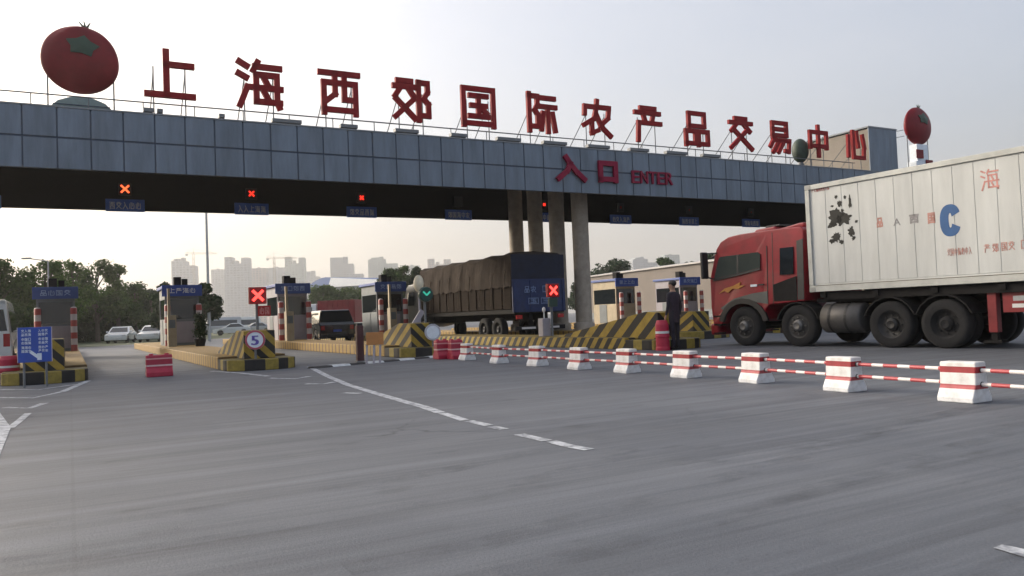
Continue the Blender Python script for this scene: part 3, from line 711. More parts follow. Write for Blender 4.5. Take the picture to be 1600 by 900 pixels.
# arrow/cross signals on island posts
sig = [(1, 22.4, 402, 1.90, 'red', 'lit red cross signal on post above round 5 sign'), (2, 22.6, 665, 1.83, 'green', 'round green lit arrow signal in front of the brown lorry'), (3, 23.3, 863, 1.88, 'red', 'red cross signal in front of the lorry tailgate beside columns')]
for ii, n, px, z, c, lab in sig:
    t = T(px, n)
    r = empty('island_signal', P(t, n, .3), GA, lab, 'lane signal', 'signals on island posts')
    mb = MB(); mb.tube((0, .08, 0), (0, .08, z - .3), .04, seg=10); mb.build('post', M['thin'], r)
    if c == 'red':
        mb = MB(); mb.box(-.23, .23, -.10, .04, z - .53, z - .07); mb.build('housing', glow('signal_backing', (.35, .004, .004), .10) if ii == 1 else M['lampred'], r, bevel=.015)
        mb = MB(); k = .14; mb.bar((-k, -.108, z - .3 - k), (k, -.108, z - .3 + k), .075, .012, (0, 1, 0)); mb.bar((-k, -.109, z - .3 + k), (k, -.109, z - .3 - k), .075, .012, (0, 1, 0)); mb.build('cross', M['redglow'], r)
    else:
        mb = MB(); mb.lathe([(0, -.1), (.21, -.1), (.23, -.06), (.23, .04), (0, .04)], 'y', 24, (0, 0, z - .3)); mb.build('housing', mat('signal_green_case', (.008, .05, .04), .4), r)
        mb = MB(); k = .11; q = z - .33; mb.bar((-k, -.112, q + k), (0, -.112, q), .05, .012, (0, 1, 0)); mb.bar((k, -.113, q + k), (0, -.113, q), .05, .012, (0, 1, 0)); mb.build('arrow', M['greenglow'], r)
    if ii == 1:
        mb = MB(); mb.box(.0, .34, -.06, .0, z - .86, z - .58); mb.build('text_panel', M['lampred'], r, bevel=.01)
        mb = MB(); glyph_row(mb, .03, .31, z - .82, z - .62, 2, -.068, 77); mb.build('lettering', mat('faded_red', (.55, .2, .18), .6), r)
    if ii == 3:
        mb = MB(); mb.box(-.17, .17, -.07, .03, z - .86, z - .56); mb.build('text_panel', mat('panel_green', (.02, .05, .035), .5), r, bevel=.01)

r = empty('island_post', P(14.3, 23.6, .32), GA, 'short pale pinkish post with small white lamp before the lorry tailgate', 'post')
mb = MB(); mb.box(-.16, .16, -.16, .16, 0, .62); mb.build('body', M['boothlilac'], r, bevel=.02)
mb = MB(); mb.tube((0, 0, .62), (0, 0, .85), .02, seg=8); mb.ball((0, 0, .92), .06, .06, .09, 10, 8); mb.build('lamp', M['white'], r)
# round speed signs on the noses
for ii, n, px, py, txt in ((1, 20.42, 397, 531, '5'), (2, 21.7, 674, 519, None)):
    t = T(px, n); q = P(t, n)
    z = CAM_H - (py - (492 - .04 * (px - 800))) / FPX * q.y
    r = empty('round_sign', P(t, n, .27), GA - R(14), 'round white speed sign with a violet 5 on hazard striped nose' if txt else 'plain round pale disc sign on the second hazard striped nose', 'traffic sign')
    h = z - .27; rad = .24 if txt else .24
    mb = MB(); mb.lathe([(0, -.015), (rad, -.015), (rad, .015), (0, .015)], 'y', 32, (0, -.05, h)); mb.build('disc', M['signwhite'], r)
    mb = MB(); mb.lathe([(rad * .80, -.024), (rad * .99, -.024), (rad * .99, -.016), (rad * .80, -.016)], 'y', 32, (0, -.05, h)); mb.build('ring', mat('ring_red', (.42, .07, .11), .5) if txt else mat('ring_grey', (.45, .45, .5), .5), r)
    mb = MB(); mb.tube((0, 0, 0), (0, 0, h), .03, seg=8); mb.build('post', M['thin'], r)
    if txt:
        mb = MB()
        for k_, dx in enumerate((0, .015, .03)): put_text(mb, '5', .24, .01, -.095 + dx, -.072 - k_ * .002, h - .122, .155)
        mb.build('numeral', mat('numeral_violet', (.12, .08, .38), .5), r)

# blue direction sign in front of the left island
r = empty('direction_sign', P(T(53, 19.3), 19.3), GA, 'blue upright direction sign with white lettering in front of the left island', 'traffic sign')
z0, z1 = .52, 1.24
mb = MB(); mb.box(-.30, .30, -.03, 0, z0, z1); mb.build('board', M['blue'], r, bevel=.01)
mb = MB()
for a, b, c, d in ((-.24, -.06, 1.06, 1.20), (-.24, -.06, .89, 1.03), (-.24, -.06, .72, .86), (.06, .24, 1.06, 1.20), (.06, .24, .89, 1.03), (.06, .24, .72, .86)): [glyph_row(mb, a, b, e_, e_ + .06, 3, -.037, int(e_ * 100 + a * 50)) for e_ in (c, c + .075)]
mb.bar((-.08, -.036, .74), (.08, -.036, .60), .06, .008, (0, 1, 0)); mb.bar((.08, -.037, .70), (.08, -.037, .56), .08, .008, (0, 1, 0))
mb.build('lettering', M['signwhite'], r)
mb = MB(); mb.box(-.31, -.30, -.035, .003, z0 - .003, z1 + .003); mb.box(.302, .312, -.035, .003, z0 - .003, z1 + .003); mb.build('edge_trim', mat('trim_white', (.6, .55, .62), .5), r)
for x in (-.2, .2):
    mb = MB(); mb.tube((x, .035, 0), (x, .035, z1 - .05), .022, seg=8); mb.build('leg', M['thin'], r)

# lane closing barriers of red plastic
def red_barrier(px, py, wd, ht, label, rz=GA):
    q = gp(px, py)
    r = empty('plastic_barrier', q, rz, label, 'plastic barrier', 'red plastic barriers')
    prof = [(-.20, 0), (.20, 0), (.20, .10), (.13, .2), (.11, ht), (-.11, ht), (-.13, .2), (-.20, .10)]
    mb = MB(); mb.prism(prof, 'x', -wd / 2, wd / 2); mb.build('body', M['lanebarrier'], r, bevel=.02)
    for x in (-wd * .3, wd * .3): MB().tube((x, 0, ht), (x, 0, ht + .03), .05, seg=12).build('filler_cap', M['redplastic'], r)
red_barrier(249, 588, .56, .50, 'short red plastic barrier alone in the open lane on the left')
red_barrier(690, 561, .34, .50, 'red plastic barrier touching the plain disc island, left of a pair')
red_barrier(712, 561, .34, .50, 'red plastic barrier of the pair, beside the farthest white block')
def barrel(px, py, hgt, rad, label):
    r = empty('safety_barrel', gp(px, py), 0, label, 'safety barrel', 'red safety barrels')
    mb = MB(); mb.lathe([(0, 0), (rad, 0), (rad, .08), (rad * .94, .1), (rad * .94, hgt * .42), (rad, hgt * .44), (rad, hgt * .5), (rad * .94, hgt * .52), (rad * .92, hgt * .86), (rad * .7, hgt), (0, hgt)], seg=28)
    mb.build('drum', M['redplastic'], r, smooth=False)
    mb = MB(); mb.lathe([(rad * .955, hgt * .56), (rad * .955, hgt * .64)], seg=28); mb.build('band', M['white'], r)
barrel(1036, 547.5, .80, .19, 'red safety barrel with white band beside the standing person')
barrel(14, 598, .62, .24, 'red safety barrel left of the blue direction sign')

# ------------------------------------------------------------------ concrete blocks with striped poles
bp = [(1507, 627), (1320, 610.5), (1182, 597.5), (1072, 589.5), (980, 582), (905, 577), (840, 571.5), (780, 567.5), (730, 562.5)]
pos = [gp(x, y) for x, y in bp]
d0 = (pos[0] - pos[1]).normalized()
pos = [pos[0] + d0 * 1.75] + pos
ordn = ['', 'nearest', 'second nearest', 'third nearest', 'fourth nearest', 'fifth nearest', 'fourth farthest', 'third farthest', 'second farthest', 'farthest']
base = None
for i, p in enumerate(pos):
    a = pos[max(0, i - 1)]; b = pos[min(len(pos) - 1, i + 1)]
    ang = math.atan2((b - a).y, (b - a).x)
    if base is None:
        base = empty('concrete_block', p, ang)
        prof = [(-.16, 0), (.16, 0), (.16, .05), (.10, .17), (.085, .42), (-.085, .42), (-.10, .17), (-.16, .05)]
        MB().prism(prof, 'x', -.20, .20).build('body', M['barrier'], base, bevel=.012)
        m2 = MB(); [MB().tube((-.212, 0, z), (.212, 0, z), .026, seg=12).build('pole_sleeve', M['cabgrey'], base) for z in (.335, .19)]
        o = base
    else:
        o = copy_tree(base)
    o.location = p; o.rotation_euler = (random.uniform(-.008, .008), random.uniform(-.006, .006), ang + random.uniform(-.07, .07))
    tag(o, 'white concrete block with two red bands, the %s of the row' % ordn[i] if i else 'white red-banded concrete block at the row end, just beyond the photo edge', 'concrete block', 'white and red concrete blocks')
pole = None
for i in range(len(pos) - 1):
    a, b = pos[i], pos[i + 1]; d = (b - a).normalized(); L = (b - a).length
    for z, nm in ((.335, 'upper'), (.19, 'lower')):
        mid = (a + b) / 2
        mb = MB(); mb.tube((-L / 2 + .214, 0, 0), (L / 2 - .214, 0, 0), .021, seg=10)
        o = mb.build('striped_pole', M['pole'], loc=(mid.x, mid.y, z), rot=(0, 0, math.atan2(d.y, d.x)))
        tag(o, '%s red and white pole %s' % (nm, ('between the %s and %s concrete blocks' % (ordn[i], ordn[i + 1])) if i else 'running from the nearest block out of the photo'), 'striped pole', 'striped poles between blocks')

# black and white rubber hump across the lane
a, b = gp(486, 576), gp(688, 557.5)
d = (b - a).normalized(); ang = math.atan2(d.y, d.x); L = (b - a).length
r = empty('speed_hump', a, ang, 'low rubber hump of black and white pieces across the closed lane', 'speed hump')
nseg = 8
for k in range(nseg):
    mb = MB(); mb.prism([(-.16, .002), (-.1, .045), (.1, .045), (.16, .002)], 'x', L * k / nseg + .004, L * (k + 1) / nseg - .004)
    mb.build('hump_piece', M['paint'] if k % 2 else M['asphaltdark'], r)

# lane closing board on legs
q = gp(587, 568)
r = empty('lane_board', q, GA - R(10), 'orange brown board on thin legs closing the lane left of plain disc island', 'barrier board')
mb = MB(); mb.box(-.22, .22, -.02, .02, .48, .80); mb.build('board', M['orange'], r, bevel=.008)
for x in (-.2, -.02, .14):
    mb = MB(); mb.bar((x, 0.03, .5), (x - .05, -.12, 0), .05, .03, (0, 1, 0)); mb.build('leg', M['boothlilac'], r)
q = gp(563, 567)
r = empty('barrier_machine', q, GA, 'dark red slim barrier post standing left of the orange board', 'barrier post')
mb = MB(); mb.box(-.09, .09, -.09, .09, .0, .98); mb.build('housing', mat('maroon', (.06, .015, .018), .5), r, bevel=.02)
mb = MB(); mb.box(-.12, .12, -.12, .12, 0, .06); mb.build('base_plate', M['thin'], r)
mb = MB(); mb.box(-.07, .07, -.07, .07, .982, 1.04); mb.build('cap', M['black'], r, bevel=.01)

# ------------------------------------------------------------------ wheels and vehicles
def wheel(name, parent, x, y, rad, wd, rimm, hubm, side, deep=False, subs=True):
    """tyre with rim and hub; side = +1 when the outer face looks to +y"""
    r = empty(name, (x, y, rad)); r.parent = parent
    if side < 0: r.rotation_euler = (0, 0, math.pi)
    h = wd / 2
    MB().lathe([(rad * .60, h * .86), (rad * .78, h), (rad * .93, h * .92), (rad, h * .7), (rad, -h * .7), (rad * .93, -h * .92), (rad * .7, -h), (rad * .58, -h * .8)], 'y', 36).build('tyre', M['rubber'], r, smooth=True)
    dz = h * .15 if deep else h * .7
    MB().lathe([(rad * .62, h * .84), (rad * .56, h * .7), (rad * .50, dz), (rad * .30, dz + .01), (0, dz + .012)], 'y', 30).build('rim', rimm, r, smooth=True)
    mb = MB(); mb.lathe([(rad * .30, dz + .008), (rad * .27, dz + .07), (rad * .17, dz + .11), (rad * .1, dz + .10), (0, dz + .09)], 'y', 20)
    for k in range(8):
        a = k * math.pi / 4; c = (rad * .40 * math.cos(a), dz + .012, rad * .40 * math.sin(a)); mb.tube(c, (c[0], c[1] + .035, c[2]), .018, seg=6)
    mb.build('hub', hubm, r)
    return r

# red tractor truck (local x forward, y to its left; root on the ground under the front axle)
WL = gp(1170, 540); W2 = gp(1395, 543)
hd = (WL - W2).normalized(); tang = math.atan2(hd.y, hd.x)
side = Vector((-hd.y, hd.x, 0))
troot = WL - side * 1.06
tr = empty('tractor_truck', troot, tang, 'red tractor truck with tall cab entering the toll lane', 'truck')
def prof_body(name, prof, hw, belt, inset, m, parent, top, bevel=.05):
    """vehicle shell: side profile (x,z) with sides leaning in above the belt line"""
    mb = MB(); n = len(prof)
    def yy(z): return hw if z <= belt else hw - inset * (z - belt) / (top - belt)
    vs = [(x, yy(z), z) for x, z in prof] + [(x, -yy(z), z) for x, z in prof]
    mb.add(vs, [tuple(range(n)), tuple(range(2 * n - 1, n - 1, -1))] + [(i, n + i, n + (i + 1) % n, (i + 1) % n) for i in range(n)])
    return mb.build(name, m, parent, bevel=bevel), yy
def side_panel(name, pts, yy, m, parent, off=.006, th=.02, sides=(1, -1), bevel=0.0):
    n = len(pts)
    for s in sides:
        mb = MB()
        vs = [(x, s * (yy(z) + off), z) for x, z in pts] + [(x, s * (yy(z) + off - th), z) for x, z in pts]
        mb.add(vs, [tuple(range(n)), tuple(range(2 * n - 1, n - 1, -1))] + [(i, n + i, n + (i + 1) % n, (i + 1) % n) for i in range(n)])
        mb.build(name, m, parent, bevel=bevel)
arch = [(.72 * math.cos(a), .60 + .60 * math.sin(a)) for a in [R(180 - 15 * k) for k in range(13)]]
cabp = [(-2.0, 1.16), (-.90, 1.10), (-.76, .98), (-.74, .70)] + arch[1:-1] + [(.78, .60), (1.10, .60), (1.15, 1.05), (1.15, 1.90), (1.00, 2.46), (.92, 2.72), (.76, 2.92), (.50, 3.03), (.1, 3.07), (-.9, 3.08), (-1.92, 3.06), (-2.0, 2.98)]
cab, cy = prof_body('cab', cabp, 1.22, 1.9, .09, M['cabred'], tr, 3.1, .06)
side_panel('side_window', [(.98, 1.90), (.95, 2.02), (.83, 2.42), (.77, 2.50), (-.56, 2.52), (-.64, 2.46), (-.64, 2.10), (.20, 1.98)], cy, M['cabglass'], tr, .010, .02)
side_panel('window_pillar', [(.16, 1.99), (.16, 2.50), (.10, 2.50), (.10, 2.0)], cy, M['black'], tr, .014, .02)
side_panel('quarter_window', [(-1.28, 1.86), (-1.28, 2.56), (-1.70, 2.56), (-1.70, 1.86)], cy, M['glass'], tr, .008)
side_panel('rear_trim', [(-1.80, 1.2), (-1.80, 2.7), (-1.99, 2.74), (-1.99, 1.2)], cy, M['black'], tr, .009)
side_panel('rear_shade_panel', [(-1.06, 1.18), (-1.06, 1.62), (-1.78, 1.80), (-1.78, 1.18)], cy, M['chassis'], tr, .008)  # black panel painting in the shade on the sleeper's lower side
side_panel('door_seam', [(-.84, 1.12), (-.84, 2.66), (-.86, 2.66), (-.86, 1.12)], cy, M['black'], tr, .004, .012)
side_panel('sleeper_seam', [(-1.02, 1.12), (-1.02, 3.0), (-1.04, 3.0), (-1.04, 1.12)], cy, M['black'], tr, .004, .012)
side_panel('window_trim', [(1.02, 1.82), (.99, 1.895), (.20, 1.975), (-.64, 2.092), (-.64, 2.04), (.20, 1.92)], cy, M['black'], tr, .012, .02)
side_panel('lower_fairing', [(-.86, 1.12), (-.86, 1.46), (-.35, 1.42), (.30, 1.30), (.80, 1.05), (.70, 1.0), (.45, 1.16), (.1, 1.24), (-.3, 1.20)], cy, M['cabgrey'], tr, .012, .03)
side_panel('fender', [(.86 * math.cos(a), .56 + .74 * math.sin(a)) for a in [R(10 + 16 * k) for k in range(11)]] + [(.70 * math.cos(a), .56 + .60 * math.sin(a)) for a in [R(170 - 16 * k) for k in range(11)]], cy, M['black'], tr, .035, .07)
fd = mat('decal_orange', (.40, .16, .02), .4)
side_panel('decal', [(.84, 1.46), (.62, 1.60), (.30, 1.66), (.02, 1.76), (.08, 1.66), (-.10, 1.65), (.12, 1.56), (.34, 1.58), (.5, 1.47), (.62, 1.53)], cy, fd, tr, .006, .012)
side_panel('badge', [(-.30, 1.60), (-.30, 1.66), (-.52, 1.66), (-.52, 1.60)], cy, M['signwhite'], tr, .006, .012)
for s in (1, -1): MB().box(-.78, -.60, s * 1.26 - .015, s * 1.26 + .015, 1.62, 1.66).build('door_handle', M['black'], tr)
# windscreen lies on the slope
mb = MB(); mb.add([(1.155, -1.08, 1.95), (1.155, 1.08, 1.95), (1.018, 1.05, 2.46), (1.018, -1.05, 2.46), (1.11, -1.08, 1.95), (1.11, 1.08, 1.95), (.97, 1.05, 2.46), (.97, -1.05, 2.46)], [(0,1,2,3),(7,6,5,4),(0,4,5,1),(1,5,6,2),(2,6,7,3),(3,7,4,0)]); mb.build('windscreen', M['cabglass'], tr)
for s in (-.5, .3):
    mb = MB(); mb.tube((1.17, s, 1.95), (1.09, s + .55, 2.28), .012, seg=6); mb.build('wiper', M['black'], tr)
mb = MB(); mb.box(.95, 1.23, -1.2, 1.2, .30, .62); mb.build('bumper', M['cabred'], tr, bevel=.05)
mb = MB(); mb.box(1.152, 1.18, -.8, .8, .95, 1.6)
for k in range(5): mb.box(1.18, 1.195, -.78, .78, .99 + k * .12, 1.04 + k * .12)
mb.build('grille', M['black'], tr)
for s in (-1, 1):
    mb = MB(); mb.box(1.143, 1.185, s * .98 - .18, s * .98 + .18, .72, .95); mb.build('headlight', M['lampclear'], tr, bevel=.02)
    mb = MB(); mb.tube((.90, s * 1.16, 2.62), (1.16, s * 1.42, 2.62), .02, seg=6); mb.tube((1.0, s * 1.21, 1.88), (1.16, s * 1.42, 1.97), .02, seg=6); mb.build('mirror_arm', M['black'], tr)
    mb = MB(); mb.box(1.10, 1.20, s * 1.42 - .12, s * 1.42 + .12, 1.9, 2.66); mb.build('mirror', M['black'], tr, bevel=.03)
    mb = MB()
    for k in range(3): mb.box(.80, 1.06, s * 1.14 - .1, s * 1.14 + .1, .33 + k * .24, .37 + k * .24)
    mb.build('step', M['chassis'], tr)
mb = MB(); mb.prism([(.10, 3.04), (-.06, 3.20), (-.70, 3.22), (-.80, 3.06)], 'y', -.62, .62); mb.build('roof_hatch', M['cabred'], tr, bevel=.05)
mb = MB(); mb.box(-.78, -.30, -.5, .5, 3.224, 3.27); mb.build('roof_vent', M['black'], tr, bevel=.01)
mb = MB(); mb.prism([(-.9, 3.07), (-1.75, 3.18), (-1.9, 3.18), (-1.9, 3.05)], 'y', -.95, .95); mb.build('roof_deflector', M['cabred'], tr, bevel=.04)
mb = MB(); mb.prism([(.96, 2.58), (1.19, 2.50), (1.19, 2.53), (.93, 2.68)], 'y', -1.1, 1.1); mb.build('sun_visor', M['glass'], tr, bevel=.01)
mb = MB(); mb.box(-6.4, 1.0, .32, .45, .72, .98); mb.box(-6.4, 1.0, -.45, -.32, .72, .98)
for x in (0, -1.75, -4.25, -5.5): mb.tube((x, -.85, .53), (x, .85, .53), .11, seg=10)
for x in (-1.2, -2.6, -3.6, -6.2): mb.box(x - .06, x + .06, -.32, .32, .76, .94)
mb.box(-2.4, -1.0, -.3, .3, .55, .72); mb.box(.4, .9, -.3, .3, .4, .9)
mb.build('chassis', M['chassis'], tr)
mb = MB(); mb.lathe([(0, -1.55 + 1.2), (.30, -1.55 + 1.2), (.36, -.31), (.36, .70), (.30, .74), (0, .74)], 'x', 28, (-3.18, .96, .70))
ft = mb.build('fuel_tank', mat('tank_alloy', (.075, .072, .07), .5, .3, .3, 3), tr)
for p in ft.data.polygons: p.use_smooth = len(p.vertices) == 4
mb = MB()
for x in (-3.2, -2.75): mb.lathe([(.37, 0), (.37, .06)], 'x', 28, (x, .96, .70))
mb.build('tank_strap', M['rim'], tr)
mb = MB(); mb.box(-3.4, -2.5, -1.2, -.6, .45, 1.0); mb.build('battery_box', M['chassis'], tr, bevel=.03)
mb = MB(); mb.box(-4.0, -2.2, .46, 1.0, 1.1, 1.2); mb.build('catwalk', M['chassis'], tr)
mb = MB(); mb.lathe([(0, 0), (.45, 0), (.45, .06), (0, .06)], seg=24, c=(-4.7, 0, 1.0)); mb.build('fifth_wheel', M['chassis'], tr)
for x in (0, -1.75):
    for s in (1, -1): wheel('wheel', tr, x, s * 1.06, .535, .30, M['rim'], M['hub'], s)
for s in (1, -1):
    aa = [R(15 + 15 * k) for k in range(11)]; mb = MB()
    mb.prism([(-1.75 + .66 * math.cos(a), .54 + .60 * math.sin(a)) for a in aa] + [(-1.75 + .62 * math.cos(a), .54 + .57 * math.sin(a)) for a in reversed(aa)], 'y', s * .75, s * 1.23); mb.build('mudguard', M['chassis'], tr)
for x in (-4.25, -5.5):
    for s in (1, -1):
        wheel('wheel', tr, x, s * 1.06, .535, .29, M['rim'] if x > -5 else M['rubber'], M['rim'] if x > -5 else M['rubber'], s, True)  # rearmost outer rims and hubs take tyre black as painted-in shade
        wheel('wheel', tr, x, s * .73, .535, .29, M['rim'], M['rim'], s, True)
        mb = MB(); aa = [R(20 + 20 * k) for k in range(8)]
        mb.prism([(x + .66 * math.cos(a), .54 + .64 * math.sin(a)) for a in aa] + [(x + .63 * math.cos(a), .54 + .61 * math.sin(a)) for a in reversed(aa)], 'y', s * .6, s * 1.24); mb.build('mudguard', M['chassis'], tr)

# semi trailer below the container
trl = empty('semi_trailer', troot, tang, 'black skeletal trailer frame carrying the white container', 'trailer')
CF, CLEN, CB, CT = -2.16, 12.19, 1.37, 4.05
mb = MB(); mb.box(CF - CLEN, CF - .3, .30, .46, 1.03, 1.30); mb.box(CF - CLEN, CF - .3, -.46, -.30, 1.03, 1.30)
for k in range(9): mb.box(CF - .4 - k * 1.4, CF - .25 - k * 1.4, -1.15, 1.15, 1.22, 1.363)
mb.box(CF - CLEN, CF - .3, .98, 1.1, 1.16, 1.35); mb.box(CF - CLEN, CF - .3, -1.1, -.98, 1.16, 1.35)
mb.build('frame', M['chassis'], trl)
for s in (1, -1):
    lg = empty('landing_leg', (-6.42, s * .95, 0)); lg.parent = trl
    mb = MB(); mb.box(-.09, .09, -.09, .09, .34, 1.22); mb.build('outer_tube', M['lorryred'], lg, bevel=.01)
    mb = MB(); mb.box(-.06, .06, -.06, .06, .18, .338); mb.box(-.18, .18, -.14, .14, .12, .178); mb.build('foot', M['chassis'], lg)
    mb = MB(); mb.box(-.75, -.2, -.05, .05, .75, 1.15); mb.build('brace_panel', M['lorryred'], lg)
    mb = MB(); mb.box(-.72, -.38, s * .053 - .003, s * .053 + .003, .84, .92); mb.build('reflector', M['white'], lg)
    sg = MB(); sg.box(CF - 10.0, CF - 4.75, s * 1.17 - .02, s * 1.17 + .02, .98, 1.08); sg.box(CF - 10.0, CF - 5.4, s * 1.17 - .02, s * 1.17 + .02, .62, .70)
    for x in (-6.2, -8, -9.7): sg.box(CF + x, CF + x + .06, s * 1.145 - .02, s * 1.145 + .002, .6, 1.2)
    sg.build('side_guard', M['steel'], trl)
    for x in (-8.6, -9.9, -11.2): wheel('wheel', trl, CF + x, s * 1.02, .5, .34, M['rim'], M['hub'], s)

# container
ct = empty('shipping_container', troot + Vector((0, 0, 0)), tang, 'long dirty white container with big blue C and black scuffs', 'container')
cw = mat('container_white', (.52, .53, .51), .6, 0, .14, 1.2, streak=(1.6, 1, .25))
x0, x1 = CF - CLEN, CF
mb = MB(); mb.box(x0 + .05, x1 - .05, -1.17, 1.17, CB + .13, CT - .05)
x = x1 - .12; k = 0
rr = random.Random(3)
while x > x0 + .6:
    ln = .445
    for s in (1, -1): mb.box(x - ln + .010, x, s * 1.168 if s > 0 else -1.179, s * 1.179 if s > 0 else -1.168, CB + .20, CT - .14)
    x -= ln; k += 1
mb.build('walls', cw, ct, bevel=.008)
mb = MB()
for s in (1, -1):
    y0, y1 = (1.12, 1.215) if s > 0 else (-1.215, -1.12)
    mb.box(x0, x1, y0, y1, CT - .12, CT - .002); mb.box(x0, x1, y0, y1, CB, CB + .16)
for xx in (x0, x1 - .12):
    for y0, y1 in ((1.08, 1.218), (-1.218, -1.08)): mb.box(xx, xx + .12, y0, y1, CB + .163, CT - .123)
mb.build('frame', mat('container_frame', (.46, .465, .43), .6, 0, .2, 2), ct, bevel=.008)
cgm = mat('casting_grey', (.30, .30, .28), .6)
for xx in (x0 - .004, x1 - .174):
    for y0, y1 in ((1.06, 1.222), (-1.222, -1.06)):
        for z0_ in (CB - .006, CT - .117): MB().box(xx, xx + .178, y0, y1, z0_, z0_ + .121).build('corner_casting', cgm, ct, bevel=.01)
mb = MB(); mb.box(x0 + .15, x1 - .15, 1.2155, 1.219, CB + .145, CB + .158); mb.build('rust_line', mat('rust_dark', (.09, .07, .04), .8), ct)
# marks on the left wall. u = metres back from the front edge, seen reading from left to right
def mark(name, m, fn):
    b = MB(); fn(b)
    # local builder x runs to the viewer's right = backwards along the container
    b.v = [(x1 - v[0], 1.1815 - v[1], v[2]) for v in b.v]
    return b.build(name, m, ct, solid=True)
def cpos(px, py):
    """photo point -> (u, z) on the left wall of the container"""
    d = CAM_M.to_3x3() @ Vector(((px - 800) / FPX, (450 - py) / FPX, -1))
    o = Vector((0, 0, CAM_H)); pl = troot + side * 1.1815
    kk = (pl - o).dot(side) / d.dot(side); h = o + d * kk
    return x1 - (h - troot).dot(hd), h.z
def blotch(b, px, py, rx, ry, seed, n=13):
    u, z = cpos(px, py); rr = random.Random(seed); vs = []; n = 26
    for i in range(n):
        a = 2 * math.pi * i / n; q = rr.uniform(.55, 1.12)
        vs.append((u + rx * q * math.cos(a), -.001, z + ry * q * math.sin(a)))
    m = len(b.v); b.v += vs; b.f.append(tuple(m + i for i in range(n)))
scuff = mat('scuff_black', (.025, .024, .02), .8, 0, .4, 8)
def scuffs(b):
    for j, (px, py, rx, ry) in enumerate([(1306, 338, .22, .22), (1318, 342, .24, .17), (1300, 352, .13, .08), (1312, 318, .08, .09), (1328, 315, .05, .17), (1306, 308, .05, .05), (1320, 308, .04, .05), (1307, 370, .16, .14), (1300, 377, .10, .07), (1315, 378, .08, .06), (1330, 362, .09, .14), (1334, 372, .06, .06), (1316, 329, .05, .05), (1300, 322, .05, .03), (1338, 346, .05, .04)]): blotch(b, px, py, rx, ry, j)
mark('scuff', scuff, scuffs)
def text_at(b, txt, pxa, pxb, pyt, pyb):
    ua, za = cpos(pxa, pyb); ub, _ = cpos(pxb, pyb); _, zt = cpos(pxa, pyt)
    for dd in (0, ): put_text(b, txt, (zt - za), .006, ua, 0, za, ub - ua)
    return ua, ub, za, zt
def bigC(b):
    ua, za = cpos(1470, 371); ub, _ = cpos(1503, 371); _, zt = cpos(1470, 321)
    uc, zc = (ua + ub) / 2, (za + zt) / 2; rx, rz = (ub - ua) / 2, (zt - za) / 2
    n = 28; th = .32
    ang = [R(27 + 306 * i / n) for i in range(n + 1)]
    def pt(a, f): # squarish letter C
        c, s = math.cos(a), math.sin(a)
        q = (abs(c) ** 2.4 + abs(s) ** 2.4) ** (-1 / 2.4)
        return (uc + (rx * f if f == 1 else rx - .19) * c * q, zc + (rz if f == 1 else rz - .19) * s * q)
    for i in range(n):
        o1, o2, i1, i2 = pt(ang[i], 1), pt(ang[i+1], 1), pt(ang[i], .5), pt(ang[i+1], .5)
        b.add([(o1[0], 0, o1[1]), (o2[0], 0, o2[1]), (i2[0], 0, i2[1]), (i1[0], 0, i1[1])], [(0, 1, 2, 3)])
mark('letter_c', mat('mark_blue', (.016, .085, .24), .6, 0, .15, 3), bigC)
faded = mat('mark_faded_red', (.46, .24, .20), .7, 0, .25, 6)
fgrey = mat('mark_grey', (.25, .24, .24), .7, 0, .25, 6)
def hai(b):
    ua, za = cpos(1533, 299); ub, _ = cpos(1562, 299); _, zt = cpos(1533, 266)
    char_mb(b, 'hai', ua, za, ub - ua, zt - za, .035, 0, .004)
mark('red_character', mat('mark_red', (.52, .24, .21), .7, 0, .3, 6), hai)
def small(b):
    for (a, c, t, e), key in zip([(1370, 1380, 340, 356), (1450, 1462, 332, 350)], ('pin', 'guo')):
        ua, za = cpos(a, e); ub, _ = cpos(c, e); _, zt = cpos(a, t); char_mb(b, key, ua, za, ub - ua, zt - za, .035, 0, .004)
    ua, za = cpos(1480, 398); ub, _ = cpos(1519, 394); glyph_row(b, ua, ub, za - .03, za + .13, 7, -.001, 5)
    for k, (a, e) in enumerate([(1537, 393), (1550, 392), (1564, 390), (1575, 389), (1594, 387)]):
        ua, za = cpos(a, e); glyph_row(b, ua, ua + .14, za - .03, za + .15, 1, -.001, 50 + k)
mark('faded_lettering', faded, small)
def small2(b):
    ua, za = cpos(1396, 353); ub, _ = cpos(1407, 353); put_text(b, 'A', .17, .006, ua, 0, za, ub - ua)
    ua, za = cpos(1421, 350); ub, _ = cpos(1436, 350); _, zt = cpos(1421, 335); char_mb(b, 'xi', ua, za, ub - ua, zt - za, .04, 0, .004)
mark('grey_lettering', fgrey, small2)
def top_text(b):
    ua, za = cpos(1268, 300); ub, _ = cpos(1296, 296); glyph_row(b, ua, ub, za - .02, za + .09, 8, -.001, 9)
mark('code_lettering', mat('mark_maroon', (.30, .10, .09), .7), top_text)

# brown tarp lorry passing through the gate
bl = empty('tarp_lorry', P(17.0, 28.4), GA + R(90), 'brown tarpaulin covered lorry with blue tailgate under the gantry', 'lorry')
# local x forward (plaza depth), y to its left, origin at the tail
mb = MB(); mb.box(.06, 9.6, -1.24, 1.24, 1.35, 2.35)
for k in range(12): mb.box(.1 + k * .8, .2 + k * .8, 1.24, 1.275, 1.36, 2.36); mb.box(.1 + k * .8, .2 + k * .8, -1.275, -1.24, 1.36, 2.36)
mb.build('cargo_boards', M['boards'], bl)
